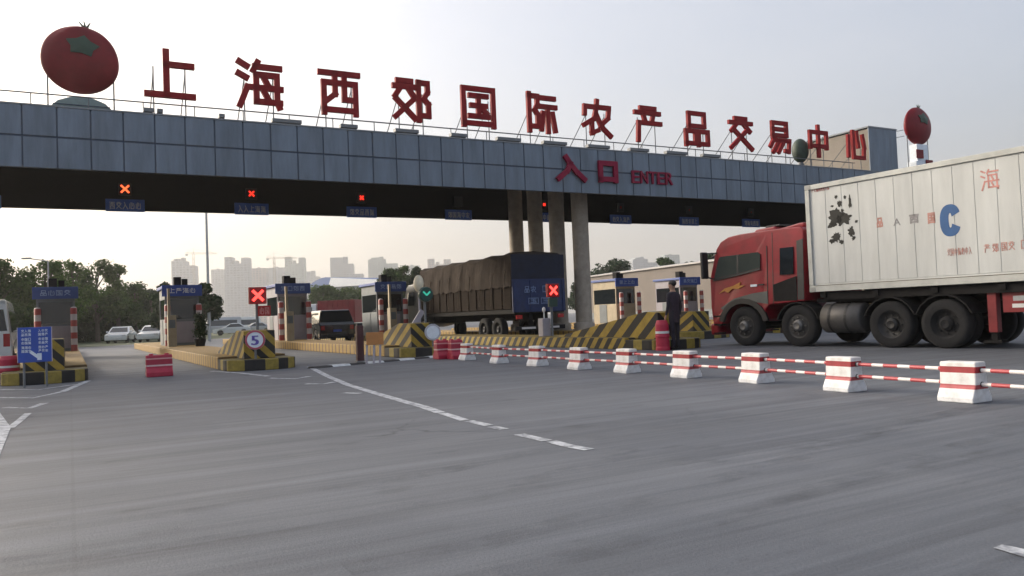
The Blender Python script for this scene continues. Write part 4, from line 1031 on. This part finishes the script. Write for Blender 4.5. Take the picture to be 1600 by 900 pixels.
# tarp with sagging folds
mb = MB(); nx = 40; rr = random.Random(11); rows = []
for i in range(nx + 1):
    x = .02 + 9.62 * i / nx; s = .05 * math.sin(i * 1.3) + rr.uniform(-.03, .03)
    zt = 3.62 + .05 * math.sin(i * .8) + rr.uniform(-.02, .02)
    rows.append([(x, -1.29 + s * .4, 2.28 + rr.uniform(-.06, .08)), (x, -1.28 - s * .5, 2.9), (x, -1.24, zt - .12), (x, -1.0, zt), (x, 0, zt + .06), (x, 1.0, zt), (x, 1.24, zt - .12), (x, 1.28 + s * .5, 2.9), (x, 1.30 + s * .4, 2.26 + rr.uniform(-.06, .08))])
vs = [p for r_ in rows for p in r_]
fs = [(i * 9 + j, i * 9 + j + 1, (i + 1) * 9 + j + 1, (i + 1) * 9 + j) for i in range(nx) for j in range(8)] + [tuple(range(9)), tuple(nx * 9 + j for j in range(8, -1, -1))]
mb.add(vs, fs); mb.build('tarpaulin', M['tarp'], bl)
mb = MB()
rope = mat('rope', (.20, .16, .12), .9)
for k in range(9): MB().tube((.5 + k * 1.1, 1.31, 2.9), (.75 + k * 1.1, 1.30, 1.5), .012, seg=5).build('tie_rope', rope, bl)
mb = MB(); mb.box(-.04, .02, -1.26, 1.26, 1.20, 2.55)
for k in range(4): mb.box(-.07, -.04, -1.22 + k * .78, -1.12 + k * .78, 1.22, 2.5)
mb.box(-.065, -.041, -1.25, 1.25, 1.9, 1.96)
mb.build('tailgate', M['truckblue'], bl)
mb = MB(); mb.box(-.02, .012, -1.27, 1.27, 2.56, 3.56); mb.build('rear_tarp', mat('rear_tarp_navy', (.008, .012, .030), .85, 0, .4, 2, .4, 5), bl)
mb = MB()
for s_, e_, z0_, z1_ in ((-.75, -.15, 1.98, 2.26), (.1, .7, 1.98, 2.26), (-.6, .6, 1.5, 1.78)):
    b2 = MB(); glyph_row(b2, s_, e_, z0_, z1_, 2, 0, int(z0_ * 10 + s_ * 3)); mb.add([(-.076 + v[1], -v[0], v[2]) for v in b2.v], b2.f)
mb.build('tailgate_lettering', mat('tailgate_white', (.13, .19, .34), .6, 0, .3, 8), bl)
mb = MB(); mb.box(.1, 12.2, -.45, -.3, .85, 1.15); mb.box(.1, 12.2, .3, .45, .85, 1.15); mb.box(-.02, 9.6, -1.2, 1.2, 1.15, 1.33); mb.build('chassis', M['chassis'], bl)
mb = MB(); mb.box(-.05, .08, -1.2, 1.2, .45, .62); mb.build('rear_bumper', M['chassis'], bl, bevel=.01)
mb = MB(); mb.box(-.062, -.052, -.9, -.1, .50, .58); mb.box(-.062, -.052, .25, .9, .50, .58); mb.build('reflector_strip', mat('reflector', (.55, .52, .5), .4), bl)
for s in (1, -1):
    mb = MB(); mb.box(-.06, -.01, s * 1.0 - .14, s * 1.0 + .14, .92, 1.08); mb.build('tail_light', M['lampred'], bl)
    for x in (1.6, 2.9, 9.9): wheel('wheel', bl, x, s * 1.02, .5, .32, M['rim'], M['rim'], s, True)
cabb = [(9.95, .8), (12.2, .6), (12.3, 1.6), (12.0, 2.7), (11.7, 2.9), (9.95, 2.95)]
prof_body('cab', cabb, 1.2, 1.7, .08, M['cabgrey'], bl, 2.95)
mb = MB(); mb.prism([(10.1, 2.96), (9.9, 3.5), (10.2, 3.55), (10.9, 3.0)], 'y', -.9, .9); mb.build('wind_deflector', M['white'], bl, bevel=.04)
side_panel('side_window', [(11.9, 1.8), (11.7, 2.5), (10.8, 2.5), (10.8, 1.8)], lambda z: 1.2 - .08 * max(0, (z - 1.7) / 1.25), M['glass'], bl)

# pale round lamp on post before the lorry
r = empty('lamp_post', P(T(655, 27.5), 27.5, .32), GA, 'pale rounded lamp on a short post in front of brown lorry', 'lamp')
zz = CAM_H + (497.8 - 443) / FPX * P(T(655, 27.5), 27.5).y - .32
mb = MB(); mb.tube((0, 0, 0), (0, 0, zz - .3), .04, seg=8); mb.build('post', M['boothlilac'], r)
mb = MB(); mb.ball((0, 0, zz), .19, .19, .32, 16, 10); mb.build('lamp_globe', mat('globe_cream', (.72, .66, .50), .5), r, smooth=True)
mb = MB(); mb.bar((.1, -.05, zz - 1.0), (-.25, -.05, zz - 1.5), .2, .06, (0, 1, 0)); mb.build('mirror_panel', M['boothlilac'], r)

# cars -------------------------------------------------------------
def car(loc, ang, paint, label, cat, kindc, name, group=None):
    r = empty(name, loc, ang, label, cat, group)
    if kindc == 'suv': L, H, hw, rad = 4.5, 1.72, .92, .36
    elif kindc == 'van': L, H, hw, rad = 5.2, 2.35, .98, .36
    else: L, H, hw, rad = 4.4, 1.46, .88, .32
    h = L / 2
    def arch_(x): return [(x + (rad + .07) * math.cos(a), rad + (rad + .07) * math.sin(a)) for a in [R(190 - 20 * k) for k in range(11)]]
    lo = .26
    if kindc == 'suv':
        up = [(h, .55), (h - .05, .88), (h - 1.1, 1.02), (h - 1.75, 1.60), (h - 2.2, H), (-h + .34, H), (-h + .10, 1.1), (-h, .95), (-h, .45)]; belt = 1.02
        win = [(h - 1.3, 1.06), (h - 1.85, 1.58), (-h + .62, 1.60), (-h + .38, 1.10)]; rw = [(-h + .095, 1.12), (-h + .28, 1.60)]; fw = [(h - 1.15, 1.06), (h - 1.72, 1.57)]
    elif kindc == 'van':
        up = [(h, .5), (h - .04, .95), (h - .5, 1.15), (h - 1.3, 2.15), (h - 1.6, H), (-h + .2, H), (-h, 2.2), (-h, .45)]; belt = 1.15
        win = [(h - .75, 1.2), (h - 1.35, 1.95), (-h + .5, 1.95), (-h + .5, 1.2)]; rw = [(-h - .0, 1.25), (-h - .0, 2.0)]; fw = [(h - .52, 1.18), (h - 1.28, 2.12)]
    else:
        up = [(h, .5), (h - .06, .75), (h - 1.2, .92), (h - 1.95, 1.38), (h - 2.3, H), (-h + 1.3, H), (-h + .55, .98), (-h, .90), (-h, .4)]; belt = .92
        win = [(h - 1.45, .95), (h - 2.05, 1.36), (-h + 1.35, 1.38), (-h + .8, .98)]; rw = [(-h + .62, 1.0), (-h + 1.22, 1.40)]; fw = [(h - 1.26, .95), (h - 1.9, 1.36)]
    xf, xr = h - .85, -h + .85
    prof = [(-h + .03, lo)] + arch_(xr) + arch_(xf) + [(h - .02, lo)] + up
    body, yy = prof_body('body', prof, hw, belt, .17, paint, r, H, .05)
    side_panel('side_window', win, yy, M['glass'], r, .006, .02)
    for nm, seg_, o_ in (('rear_window', rw, -.012), ('windscreen', fw, .012)):
        (xa, za), (xb, zb) = seg_; wa, wb = yy(za) - .12, yy(zb) - .12
        mb = MB(); mb.add([(xa + o_, -wa, za), (xa + o_, wa, za), (xb + o_, wb, zb), (xb + o_, -wb, zb), (xa - o_ * 2, -wa, za), (xa - o_ * 2, wa, za), (xb - o_ * 2, wb, zb), (xb - o_ * 2, -wb, zb)], [(0,1,2,3),(7,6,5,4),(0,4,5,1),(1,5,6,2),(2,6,7,3),(3,7,4,0)])
        mb.build(nm, M['glass'], r)
    for s in (1, -1):
        mb = MB(); mb.box(-h - .015, -h + .1, s * (hw - .16) - .1, s * (hw - .16) + .1, .70, .92 if kindc != 'van' else 1.15); mb.build('tail_light', M['lampred'], r, bevel=.01)
        mb = MB(); mb.box(h - .12, h + .01, s * (hw - .2) - .14, s * (hw - .2) + .14, .58, .74); mb.build('headlight', M['lampclear'], r, bevel=.02)
        mb = MB(); mb.box(fw[0][0] - .3, fw[0][0] - .12, s * (hw + .09) - .08, s * (hw + .09) + .08, belt + .02, belt + .16); mb.build('mirror', paint, r, bevel=.02)
        for x in (xf, xr): wheel('wheel', r, x, s * (hw - .10), rad, .2, M['hub'], M['rim'], s)
    mb = MB(); mb.box(-h - .035, -h + .05, -.6 * hw, .6 * hw, .34, .50); mb.build('rear_bumper', M['black'], r, bevel=.02)
    mb = MB(); mb.box(-h - .012, -h + .02, -.22, .22, .60, .72); mb.build('number_plate', M['blue'], r)
    return r
car(P(12.0, 42.5), GA + R(90), M['suvblack'], 'black car seen from behind passing the booth, right of striped bollards', 'car', 'suv', 'black_car')
car(P(-2.75, 35.6), GA + R(90), M['carwhite'], 'white van cut off by the left photo edge', 'van', 'van', 'white_van')
car((-35.3, 72, 0), R(284), M['carwhite'], 'small white car before the far dark hedge, left one of two', 'car', 'sedan', 'white_car')
car((-32.4, 72, 0), R(282), M['carwhite'], 'small white car near the hedge end, left of the second booth', 'car', 'sedan', 'white_car')
pk = [(345, 72, 'van', 'carsilver', 'silver van parked right behind the lamp mast'), (362, 66, 'sedan', 'carwhite', 'white low car parked in front of pale van'), (378, 78, 'van', 'carwhite', 'white tall van parked behind the red cross signal post'), (334, 84, 'sedan', 'carsilver', 'silver low car parked at the lamp mast foot'), (398, 70, 'sedan', 'carsilver', 'silver low car parked behind the round 5 sign')]
for px, yv, kc, pm, lab in pk:
    q = dp(px, 500, yv * 1.5); car((q.x, q.y, 0), R(random.uniform(195, 215)), M[pm], lab, 'van' if kc == 'van' else 'car', kc, 'parked_van' if kc == 'van' else 'parked_car', 'vehicles parked beyond the toll gate')
# red flat lorry beyond the black car
q = dp(528, 480, 62)
r = empty('red_lorry', (q.x, q.y, 0), R(170), 'dark red lorry crossing beyond the black car', 'lorry')
mb = MB(); mb.box(-1.8, 1.2, -1.1, 1.1, 1.0, 2.75)
for k in range(7): mb.box(-1.7 + k * .42, -1.6 + k * .42, -1.14, 1.14, 1.02, 2.7)
mb.build('cargo_box', M['lorryred'], r, bevel=.02)
prof_body('cab', [(1.35, .6), (2.7, .55), (2.75, 1.5), (2.5, 2.5), (1.35, 2.55)], 1.05, 1.5, .1, M['carwhite'], r, 2.55)
side_panel('side_window', [(2.5, 1.55), (2.35, 2.3), (1.7, 2.3), (1.7, 1.55)], lambda z: 1.05 - .1 * max(0, (z - 1.5) / 1.05), M['glass'], r)
mb = MB(); mb.box(-1.8, 2.4, -.5, .5, .6, .95); mb.build('chassis', M['chassis'], r)
for s in (1, -1):
    for x in (-1.1, 1.95): wheel('wheel', r, x, s * .95, .42, .26, M['rim'], M['rim'], s)

# ------------------------------------------------------------------ person standing beside the barrel
def person(loc, rz, label, hgt=1.78):
    r = empty('person', loc, rz, label, 'person')
    vs = []; es = []; rd = []
    def vtx(p, rad, par=None):
        vs.append(p); rd.append(rad)
        if par is not None: es.append((par, len(vs) - 1))
        return len(vs) - 1
    pel = vtx((0, 0, .95), (.155, .115))
    wa = vtx((0, .0, 1.10), (.150, .105), pel); chest = vtx((0, .01, 1.30), (.175, .115), wa); sh = vtx((0, .015, 1.43), (.14, .09), chest)
    nk = vtx((0, .02, 1.52), (.058, .058), sh); hd0 = vtx((0, .035, 1.60), (.075, .085), nk); hd1 = vtx((0, .03, 1.70), (.082, .098), hd0); vtx((0, .025, 1.765), (.06, .07), hd1)
    vtx((0, .135, 1.645), (.012, .012), hd1)
    for s in (-1, 1):
        vtx((s * .088, .02, 1.655), (.012, .022), hd1)
        a = vtx((s * .19, .01, 1.42), (.062, .062), sh); e = vtx((s * .245, -.02, 1.13), (.046, .046), a); wv = vtx((s * .255, .05, .89), (.032, .032), e)
        pm = vtx((s * .258, .075, .82), (.036, .018), wv)
        for k, (dx, ln) in enumerate(((-.024, .065), (-.008, .075), (.008, .07), (.022, .055))):
            f1 = vtx((s * .258 + dx * .4, .085 + dx * .7, .82 - ln * .55), (.009, .009), pm); vtx((s * .256 + dx * .4, .098 + dx * .7, .82 - ln), (.008, .008), f1)
        vtx((s * .243, .11, .815), (.009, .009), pm)
        hp = vtx((s * .095, 0, .88), (.095, .10), pel); kn = vtx((s * .105, .015 * s, .50), (.066, .068), hp); an = vtx((s * .11, -.02 + .03 * s, .10), (.042, .046), kn)
        ft = vtx((s * .12, .06 + .03 * s, .045), (.045, .035), an); vtx((s * .125, .15 + .03 * s, .035), (.04, .028), ft)
    me = bpy.data.meshes.new('body'); me.from_pydata([tuple(c * hgt / 1.80 for c in v) for v in vs], es, [])
    o = bpy.data.objects.new('body', me); COL.objects.link(o)
    sk = o.modifiers.new('skin', 'SKIN'); sk.use_smooth_shade = True
    for i, q in enumerate(rd): me.skin_vertices[0].data[i].radius = (q[0], q[1])
    me.skin_vertices[0].data[0].use_root = True
    ss = o.modifiers.new('sub', 'SUBSURF'); ss.levels = 2; ss.render_levels = 2
    dg = bpy.context.evaluated_depsgraph_get()
    m2 = bpy.data.meshes.new_from_object(o.evaluated_get(dg)); bpy.data.objects.remove(o)
    m2.materials.clear(); m2.materials.append(M['cloth']); m2.materials.append(M['skin']); m2.materials.append(M['black'])
    k = hgt / 1.80
    for p in m2.polygons:
        c = p.center / k
        p.material_index = 1 if c.z > 1.50 or (abs(c.x) > .19 and c.z < .90) else 2 if c.z < .085 else 0
        p.use_smooth = True
    b = bpy.data.objects.new('body', m2); COL.objects.link(b); b.parent = r
    mb = MB(); mb.ball((0, .01 * k, 1.715 * k), .094 * k, .112 * k, .085 * k, 18, 10)
    mb.v = [(x, y, max(z, 1.66 * k) if y > .02 else z) for x, y, z in mb.v]; mb.build('hair', M['hair'], r, smooth=True)
    mb = MB(); mb.lathe([(.150, .70), (.168, .80), (.165, .98), (.178, 1.25), (.185, 1.40), (.09, 1.485)], seg=20)
    mb.v = [(x * k, (y * .72 + .005) * k, z * k) for x, y, z in mb.v]; mb.build('jacket', mat('jacket_dark', (.03, .018, .03), .9, 0, .3, 9), r, smooth=True, solid=False)
    for s in (-1, 1):
        mb = MB(); mb.ball((s * .032 * k, .118 * k, 1.672 * k), .012, .008, .009, 8, 6); mb.build('eye', M['black'], r)
    return r
person(gp(1056, 546.5), R(38), 'person in dark clothes standing with back turned beside red barrel', 1.86)

# ------------------------------------------------------------------ trees, hedge
def crown_mb(mb, blobs, n, size, rr, flat=.8):
    tot = sum(b[3] ** 2 for b in blobs)
    for (cx, cy, cz, rad) in blobs:
        for _ in range(int(n * rad ** 2 / tot)):
            d = Vector((rr.gauss(0, 1), rr.gauss(0, 1), rr.gauss(0, 1))).normalized()
            q = rad * (rr.random() ** .45) * (1 + .18 * math.sin(d.x * 5 + cx) * math.sin(d.z * 6 + cy))
            c = Vector((cx + d.x * q, cy + d.y * q, cz + d.z * q * flat))
            nrm = (d + Vector((rr.gauss(0, .6), rr.gauss(0, .6), rr.gauss(0, .6) + .3))).normalized()
            u = nrm.orthogonal().normalized(); u = Matrix.Rotation(rr.random() * 6.28, 3, nrm) @ u; v = nrm.cross(u)
            s = size * rr.uniform(.6, 1.4)
            mb.add([c - u * s, c + v * s * .5, c + u * s, c - v * s * .5], [(0, 1, 2, 3)])
    return mb
def tree(x, y, h, cr, m, label, n=2600, size=.20, name='tree', group=None, seed=0, low=.3, nb=9):
    rr = random.Random(seed + int(x * 7 + y))
    r = empty(name, (x, y, 0), rr.random() * 6, label, 'tree', group)
    blobs = []
    mt = MB(); mt.tube((0, 0, 0), (.05, .03, h * .45), h * .028, h * .018, 8); mt.tube((.05, .03, h * .45), (.1, 0, h * .8), h * .018, h * .006, 8)
    for k in range(nb):
        a = rr.random() * 6.28; zz = h * (low + (1 - low) * (k + .5) / nb); q = cr * (1 - .75 * max(0, (zz / h - .55)) / .45) * rr.uniform(.35, .8)
        rad = cr * rr.uniform(.34, .55) * (1 - .45 * max(0, zz / h - .6) / .4)
        c = (q * math.cos(a), q * math.sin(a), min(zz, h - rad * .95), rad); blobs.append(c)
        mt.tube((.04, .02, max(h * .2, c[2] - cr * .6)), c[:3], h * .010, h * .003, 5)
    mt.build('trunk', M['bark'], r)
    crown_mb(MB(), blobs, n, size, rr).build('crown', m, r, solid=False)
    return r
tl = [(-5, 58, 6.9, 3.2, 'leafA'), (34, 62, 5.3, 2.4, 'leafB'), (72, 60, 6.9, 2.7, 'leafB'), (114, 76, 8.1, 3.0, 'leafB'), (152, 82, 8.7, 3.2, 'leafA'), (184, 84, 8.2, 2.6, 'leafB'), (212, 88, 6.6, 3.0, 'leafA'), (238, 94, 6.0, 2.6, 'leafC')]
tw = ['cut by the left photo edge', 'behind the white van', 'above the far left booth', 'right of the far left booth', 'tallest bushy top in the middle of the row', 'thin spreading top toward the open sky', 'low dark rounded top near the row end', 'last low one beside the second booth']
for i, (px, yv, h, cr, m) in enumerate(tl):
    q = dp(px, 480, yv)
    tree(q.x, q.y, h, cr, M[m], 'green roadside tree %s' % tw[i], 3400, .17, group='trees behind the left lanes', seed=i, nb=12)
# clipped dark hedge mass below the trees
hb = empty('hedge', (-37, 60, 0), 0, 'long dark green hedge below the roadside trees at left', 'hedge')
rr = random.Random(5); mb = MB(); pts = []
for k in range(26):
    q = dp(-30 + 282 * k / 25, 490, 66 + 32 * (k / 25) ** .8); pts.append((q.x + 37, q.y - 60))
blobs = [(a + rr.uniform(-.4, .4), b + rr.uniform(-.5, .5), z, 1.5 + .3 * rr.random()) for a, b in pts for z in (.8, 2.1, 3.3, 4.3 + rr.uniform(-.3, .5))]
crown_mb(mb, blobs, 44000, .19, rr, .9); mb.build('foliage', M['leafC'], hb, solid=False)
mt = MB()
for a, b in pts[::2]: mt.tube((a, b, 0), (a, b, 3.2), .08, .03, 6)
mt.build('stems', M['bark'], hb)
mid = [(262, 70, 5.2, 1.5, 'leafC', 'small dark tree directly behind the second booth'), (318, 62, 4.6, 1.6, 'leafC', 'dark bush tree at the lamp mast foot'), (505, 128, 7.4, 4.0, 'leafB', 'yellow green tree above the red lorry, left one'), (540, 132, 7.0, 4.0, 'leafB', 'yellow green tree above the black car'), (575, 128, 6.8, 3.6, 'leafA', 'green tree left of the dark booth'), (603, 92, 7.2, 2.6, 'leafA', 'dark green tree behind the dark booth'), (632, 100, 8.0, 2.6, 'leafA', 'dark tree between dark booth and pale lamp'), (655, 98, 7.6, 2.2, 'leafC', 'dark tree touching the front of the brown lorry'),
       (962, 142, 10.6, 5.2, 'leafC', 'round dark tree behind the beige warehouse right of columns'), (918, 150, 8.8, 3.4, 'leafC', 'low dark tree just right of the last column'), (1042, 136, 10.0, 3.0, 'leafA', 'green tree peeking over the beige warehouse middle'), (1082, 128, 8.6, 2.6, 'leafC', 'small dark treetop over the warehouse near red cab'), (1112, 110, 8.6, 3.0, 'leafC', 'dark tree beside the red cab windscreen')]
for i, (px, yv, h, cr, m, lab) in enumerate(mid):
    q = dp(px, 480, yv); tree(q.x, q.y, h, cr, M[m], lab, 4200, .2 * max(1, yv / 90), group='trees beyond the toll gate', seed=20 + i)
# shrub in a pot beside the second booth
q = P(T(311, 35.5), 35.5, .32)
r = empty('potted_shrub', q, 0, 'dark shrub in a pot right of the second booth', 'potted plant')
mb = MB(); mb.lathe([(0, 0), (.18, 0), (.24, .3), (.21, .3), (.2, .26), (0, .26)], seg=16); mb.build('pot', M['chassis'], r)
crown_mb(MB(), [(0, 0, .6, .3), (.05, 0, .95, .28), (-.05, .05, 1.2, .2)], 900, .06, random.Random(2), 1).build('leaves', M['leafC'], r, solid=False)

# ------------------------------------------------------------------ far buildings, lamp mast, warehouse
wh = empty('warehouse', (0, 0, 0), 0, 'long low beige warehouse wall behind the toll booths', 'warehouse')
a = dp(905, 480, 118); b = dp(1150, 480, 84); a.z = b.z = 0
d = (b - a).normalized(); L = (b - a).length; wh.location = a; wh.rotation_euler = (0, 0, math.atan2(d.y, d.x))
mb = MB(); mb.box(0, L, 0, 14, 0, 6.2); mb.build('wall', M['beige2'], wh)
mb = MB(); mb.prism([(-.3, 6.2), (7, 7.0), (14.3, 6.2), (14.3, 6.05), (7, 6.8), (-.3, 6.05)], 'x', -.3, L + .3); mb.build('roof', mat('warehouse_roof', (.42, .40, .38), .7), wh)
mb = MB(); mb.box(.1, L - .1, -.04, -.003, 0, .9); mb.build('plinth', M['boothgrey'], wh)
hall = empty('hall', (0, 0, 0), 0, 'far hall with blue curved roof and bright white roof edge', 'hall')
a = dp(478, 480, 250); b = dp(596, 480, 228); a.z = b.z = 0; d = (b - a).normalized(); L = (b - a).length
hall.location = a; hall.rotation_euler = (0, 0, math.atan2(d.y, d.x))
mb = MB(); mb.box(0, L, 0, 20, 0, 11.5); mb.build('wall', M['hallwall'], hall)
arcp = [(L * .0 + L * .62 * k / 10, 11.6 + 3.2 * math.sin(math.pi * k / 10)) for k in range(11)]
mb = MB(); mb.prism(arcp + [(L * .62, 11.55), (0, 11.55)], 'y', -.5, 20); mb.build('blue_roof', M['roofblue'], hall)
mb = MB(); mb.prism([(L * .38, 11.6), (L * .42, 14.4), (L + 1, 12.6), (L + 1, 11.3)], 'y', -1.6, -.52); mb.build('white_roof', M['roofwhite'], hall)

ms = empty('lamp_mast', dp(326, 480, 62) * 1, 0, 'tall thin pale lamp mast rising behind the gantry', 'lamp mast')
ms.location.z = 0
mb = MB(); mb.tube((0, 0, 0), (0, 0, 12.5), .13, .08, 12); mb.build('pole', mat('mast_grey', (.42, .44, .44), .5, .3), ms)
mb = MB(); mb.tube((-1.6, 0, 12.5), (1.6, 0, 12.5), .05, seg=8); mb.build('cross_arm', M['steel'], ms)
for x in (-1.5, 1.5):
    mb = MB(); mb.box(x - .35, x + .35, -.15, .15, 12.4, 12.47); mb.build('lamp_head', M['steel'], ms, bevel=.02)
q = dp(38, 405, 54)
sl = empty('street_lamp', (q.x + 1.6, q.y, 0), 0, 'street lamp with a small arm rising over the left trees', 'street lamp')
mb = MB(); mb.tube((0, 0, 0), (0, 0, q.z - .2), .07, .05, 8); mb.tube((0, 0, q.z - .2), (-1.2, 0, q.z + .02), .035, seg=8); mb.build('pole', M['steel'], sl)
mb = MB(); mb.box(-1.75, -1.15, -.12, .12, q.z, q.z + .1); mb.build('lamp_head', M['steel'], sl, bevel=.03)

def tower(px, wpx, top, m, label, yv=820, crown='step'):
    yv *= 1.3
    c = dp(px, top, yv); sc_ = yv / FPX; W = wpx * sc_; Hh = c.z; D = W * .8
    r = empty('apartment_tower', (c.x, c.y, 0), R(8), label, 'apartment tower', 'towers on the far skyline')
    mb = MB()
    if crown == 'step': mb.box(-W/2, W*.1, 0, D, 0, Hh * .97); mb.box(W*.1, W/2, .5, D, 0, Hh * .9); mb.box(-W*.4, -W*.1, 1, D - 1, Hh * .97, Hh)
    elif crown == 'prong': mb.box(-W/2, W/2, 0, D, 0, Hh * .90); mb.box(-W/2, -W*.2, .5, D - .5, Hh * .9, Hh); mb.box(W*.2, W/2, .5, D - .5, Hh * .9, Hh * .985)
    elif crown == 'descend': mb.box(-W/2, -W*.12, 0, D, 0, Hh); mb.box(-W*.12, W*.2, .6, D, 0, Hh * .9); mb.box(W*.2, W/2, 1, D, 0, Hh * .74)
    else: mb.box(-W/2, W/2, 0, D, 0, Hh)
    mb.build('walls', m, r)
    mb = MB(); mb.box(-W * .12, W * .02, D * .3, D * .7, Hh * (.905 if crown == 'prong' else .9), Hh * 1.02 if crown != 'prong' else Hh * .95); mb.build('roof_room', m, r)
tower(285, 34, 404, M['towerA'], 'pale stepped tower block above the second booth', 760, 'step')
tower(340, 20, 421, M['towerA'], 'short grey tower block just right of the lamp mast', 900, 'flat')
tower(369, 36, 401, M['towerA'], 'tall grey twin tower block left of the red cross', 760, 'prong')
tower(404, 24, 419, M['towerB'], 'pinkish flat topped tower block above red cross signal', 820, 'flat')
tower(433, 28, 418, M['towerA'], 'grey flat tower block between pink and green ones', 900, 'flat')
tower(460, 30, 401, M['towerC'], 'greenish two-pronged tower block above the third booth', 860, 'prong')
tower(541, 50, 402, M['towerA'], 'wide tower block descending to the right behind blue roof', 900, 'descend')
tower(598, 46, 402, M['towerC'], 'pale greenish wide tower block above the dark booth', 940, 'step')
tower(645, 22, 415, M['towerC'], 'faint low tower block above the pale lamp', 1000, 'flat')
tower(686, 36, 404, M['towerB'], 'faint pinkish tower block behind the brown lorry top', 1000, 'prong')
tower(1008, 40, 402, M['towerA'], 'faint grey tower block behind warehouse right of round tree', 980, 'step')
tower(1050, 24, 398, M['towerC'], 'faint greenish tower block beyond the warehouse trees', 980, 'flat')
tower(490, 40, 424, M['towerA'], 'low faint grey tower block left of the blue roof', 1000, 'descend')
def crane(px, top, label, yv=740):
    yv *= 1.15
    c = dp(px, top, yv); r = empty('tower_crane', (c.x, c.y, 0), R(25), label, 'crane', 'tower cranes on the skyline')
    H_ = c.z; mb = MB()
    for sx in (-.9, .9):
        for sy in (-.9, .9): mb.tube((sx, sy, 0), (sx, sy, H_ - 4), .16, seg=4)
    z = 0; k = 0
    while z < H_ - 8:
        for sy in (-.9, .9): mb.tube((-.9 if k % 2 else .9, sy, z), (.9 if k % 2 else -.9, sy, z + 4), .12, seg=4)
        z += 4; k += 1
    mb.build('mast', M['crane'], r)
    mb = MB()
    for zz in (H_ - 4, H_ - 2.4): mb.tube((-8, 0, zz), (24, 0, H_ - 4 + (zz - H_ + 4) * .6), .18, seg=4)
    for k in range(15): mb.tube((-8 + 2.1 * k, 0, H_ - 4), (-7 + 2.1 * k, 0, H_ - 2.9), .1, seg=4)
    mb.tube((0, 0, H_ + 2), (20, 0, H_ - 2.6), .08, seg=4); mb.tube((0, 0, H_ + 2), (-7.5, 0, H_ - 2.6), .08, seg=4); mb.tube((0, 0, H_ - 4), (0, 0, H_ + 2), .3, .1, 4)
    mb.build('jib', M['crane'], r)
    mb = MB(); mb.box(-8, -5.5, -.8, .8, H_ - 6, H_ - 4.1); mb.build('counterweight', M['hallwall'], r)
crane(302, 391, 'thin construction crane above the tower left of the lamp mast')
crane(428, 398, 'thin construction crane between the grey and green towers')

# ------------------------------------------------------------------ haze
hz = bpy.data.materials.new('haze_air'); hz.use_nodes = True
t = hz.node_tree; t.nodes.clear()
o_ = t.nodes.new('ShaderNodeOutputMaterial'); pv = t.nodes.new('ShaderNodeVolumePrincipled')
pv.inputs['Color'].default_value = (.95, .94, .91, 1); pv.inputs['Density'].default_value = .00045; pv.inputs['Anisotropy'].default_value = .45
t.links.new(pv.outputs[0], o_.inputs['Volume'])
hzo = MB().box(-1900, 1900, -310, 2700, -1.0, 190).build('haze', hz); hzo['kind'] = 'stuff'
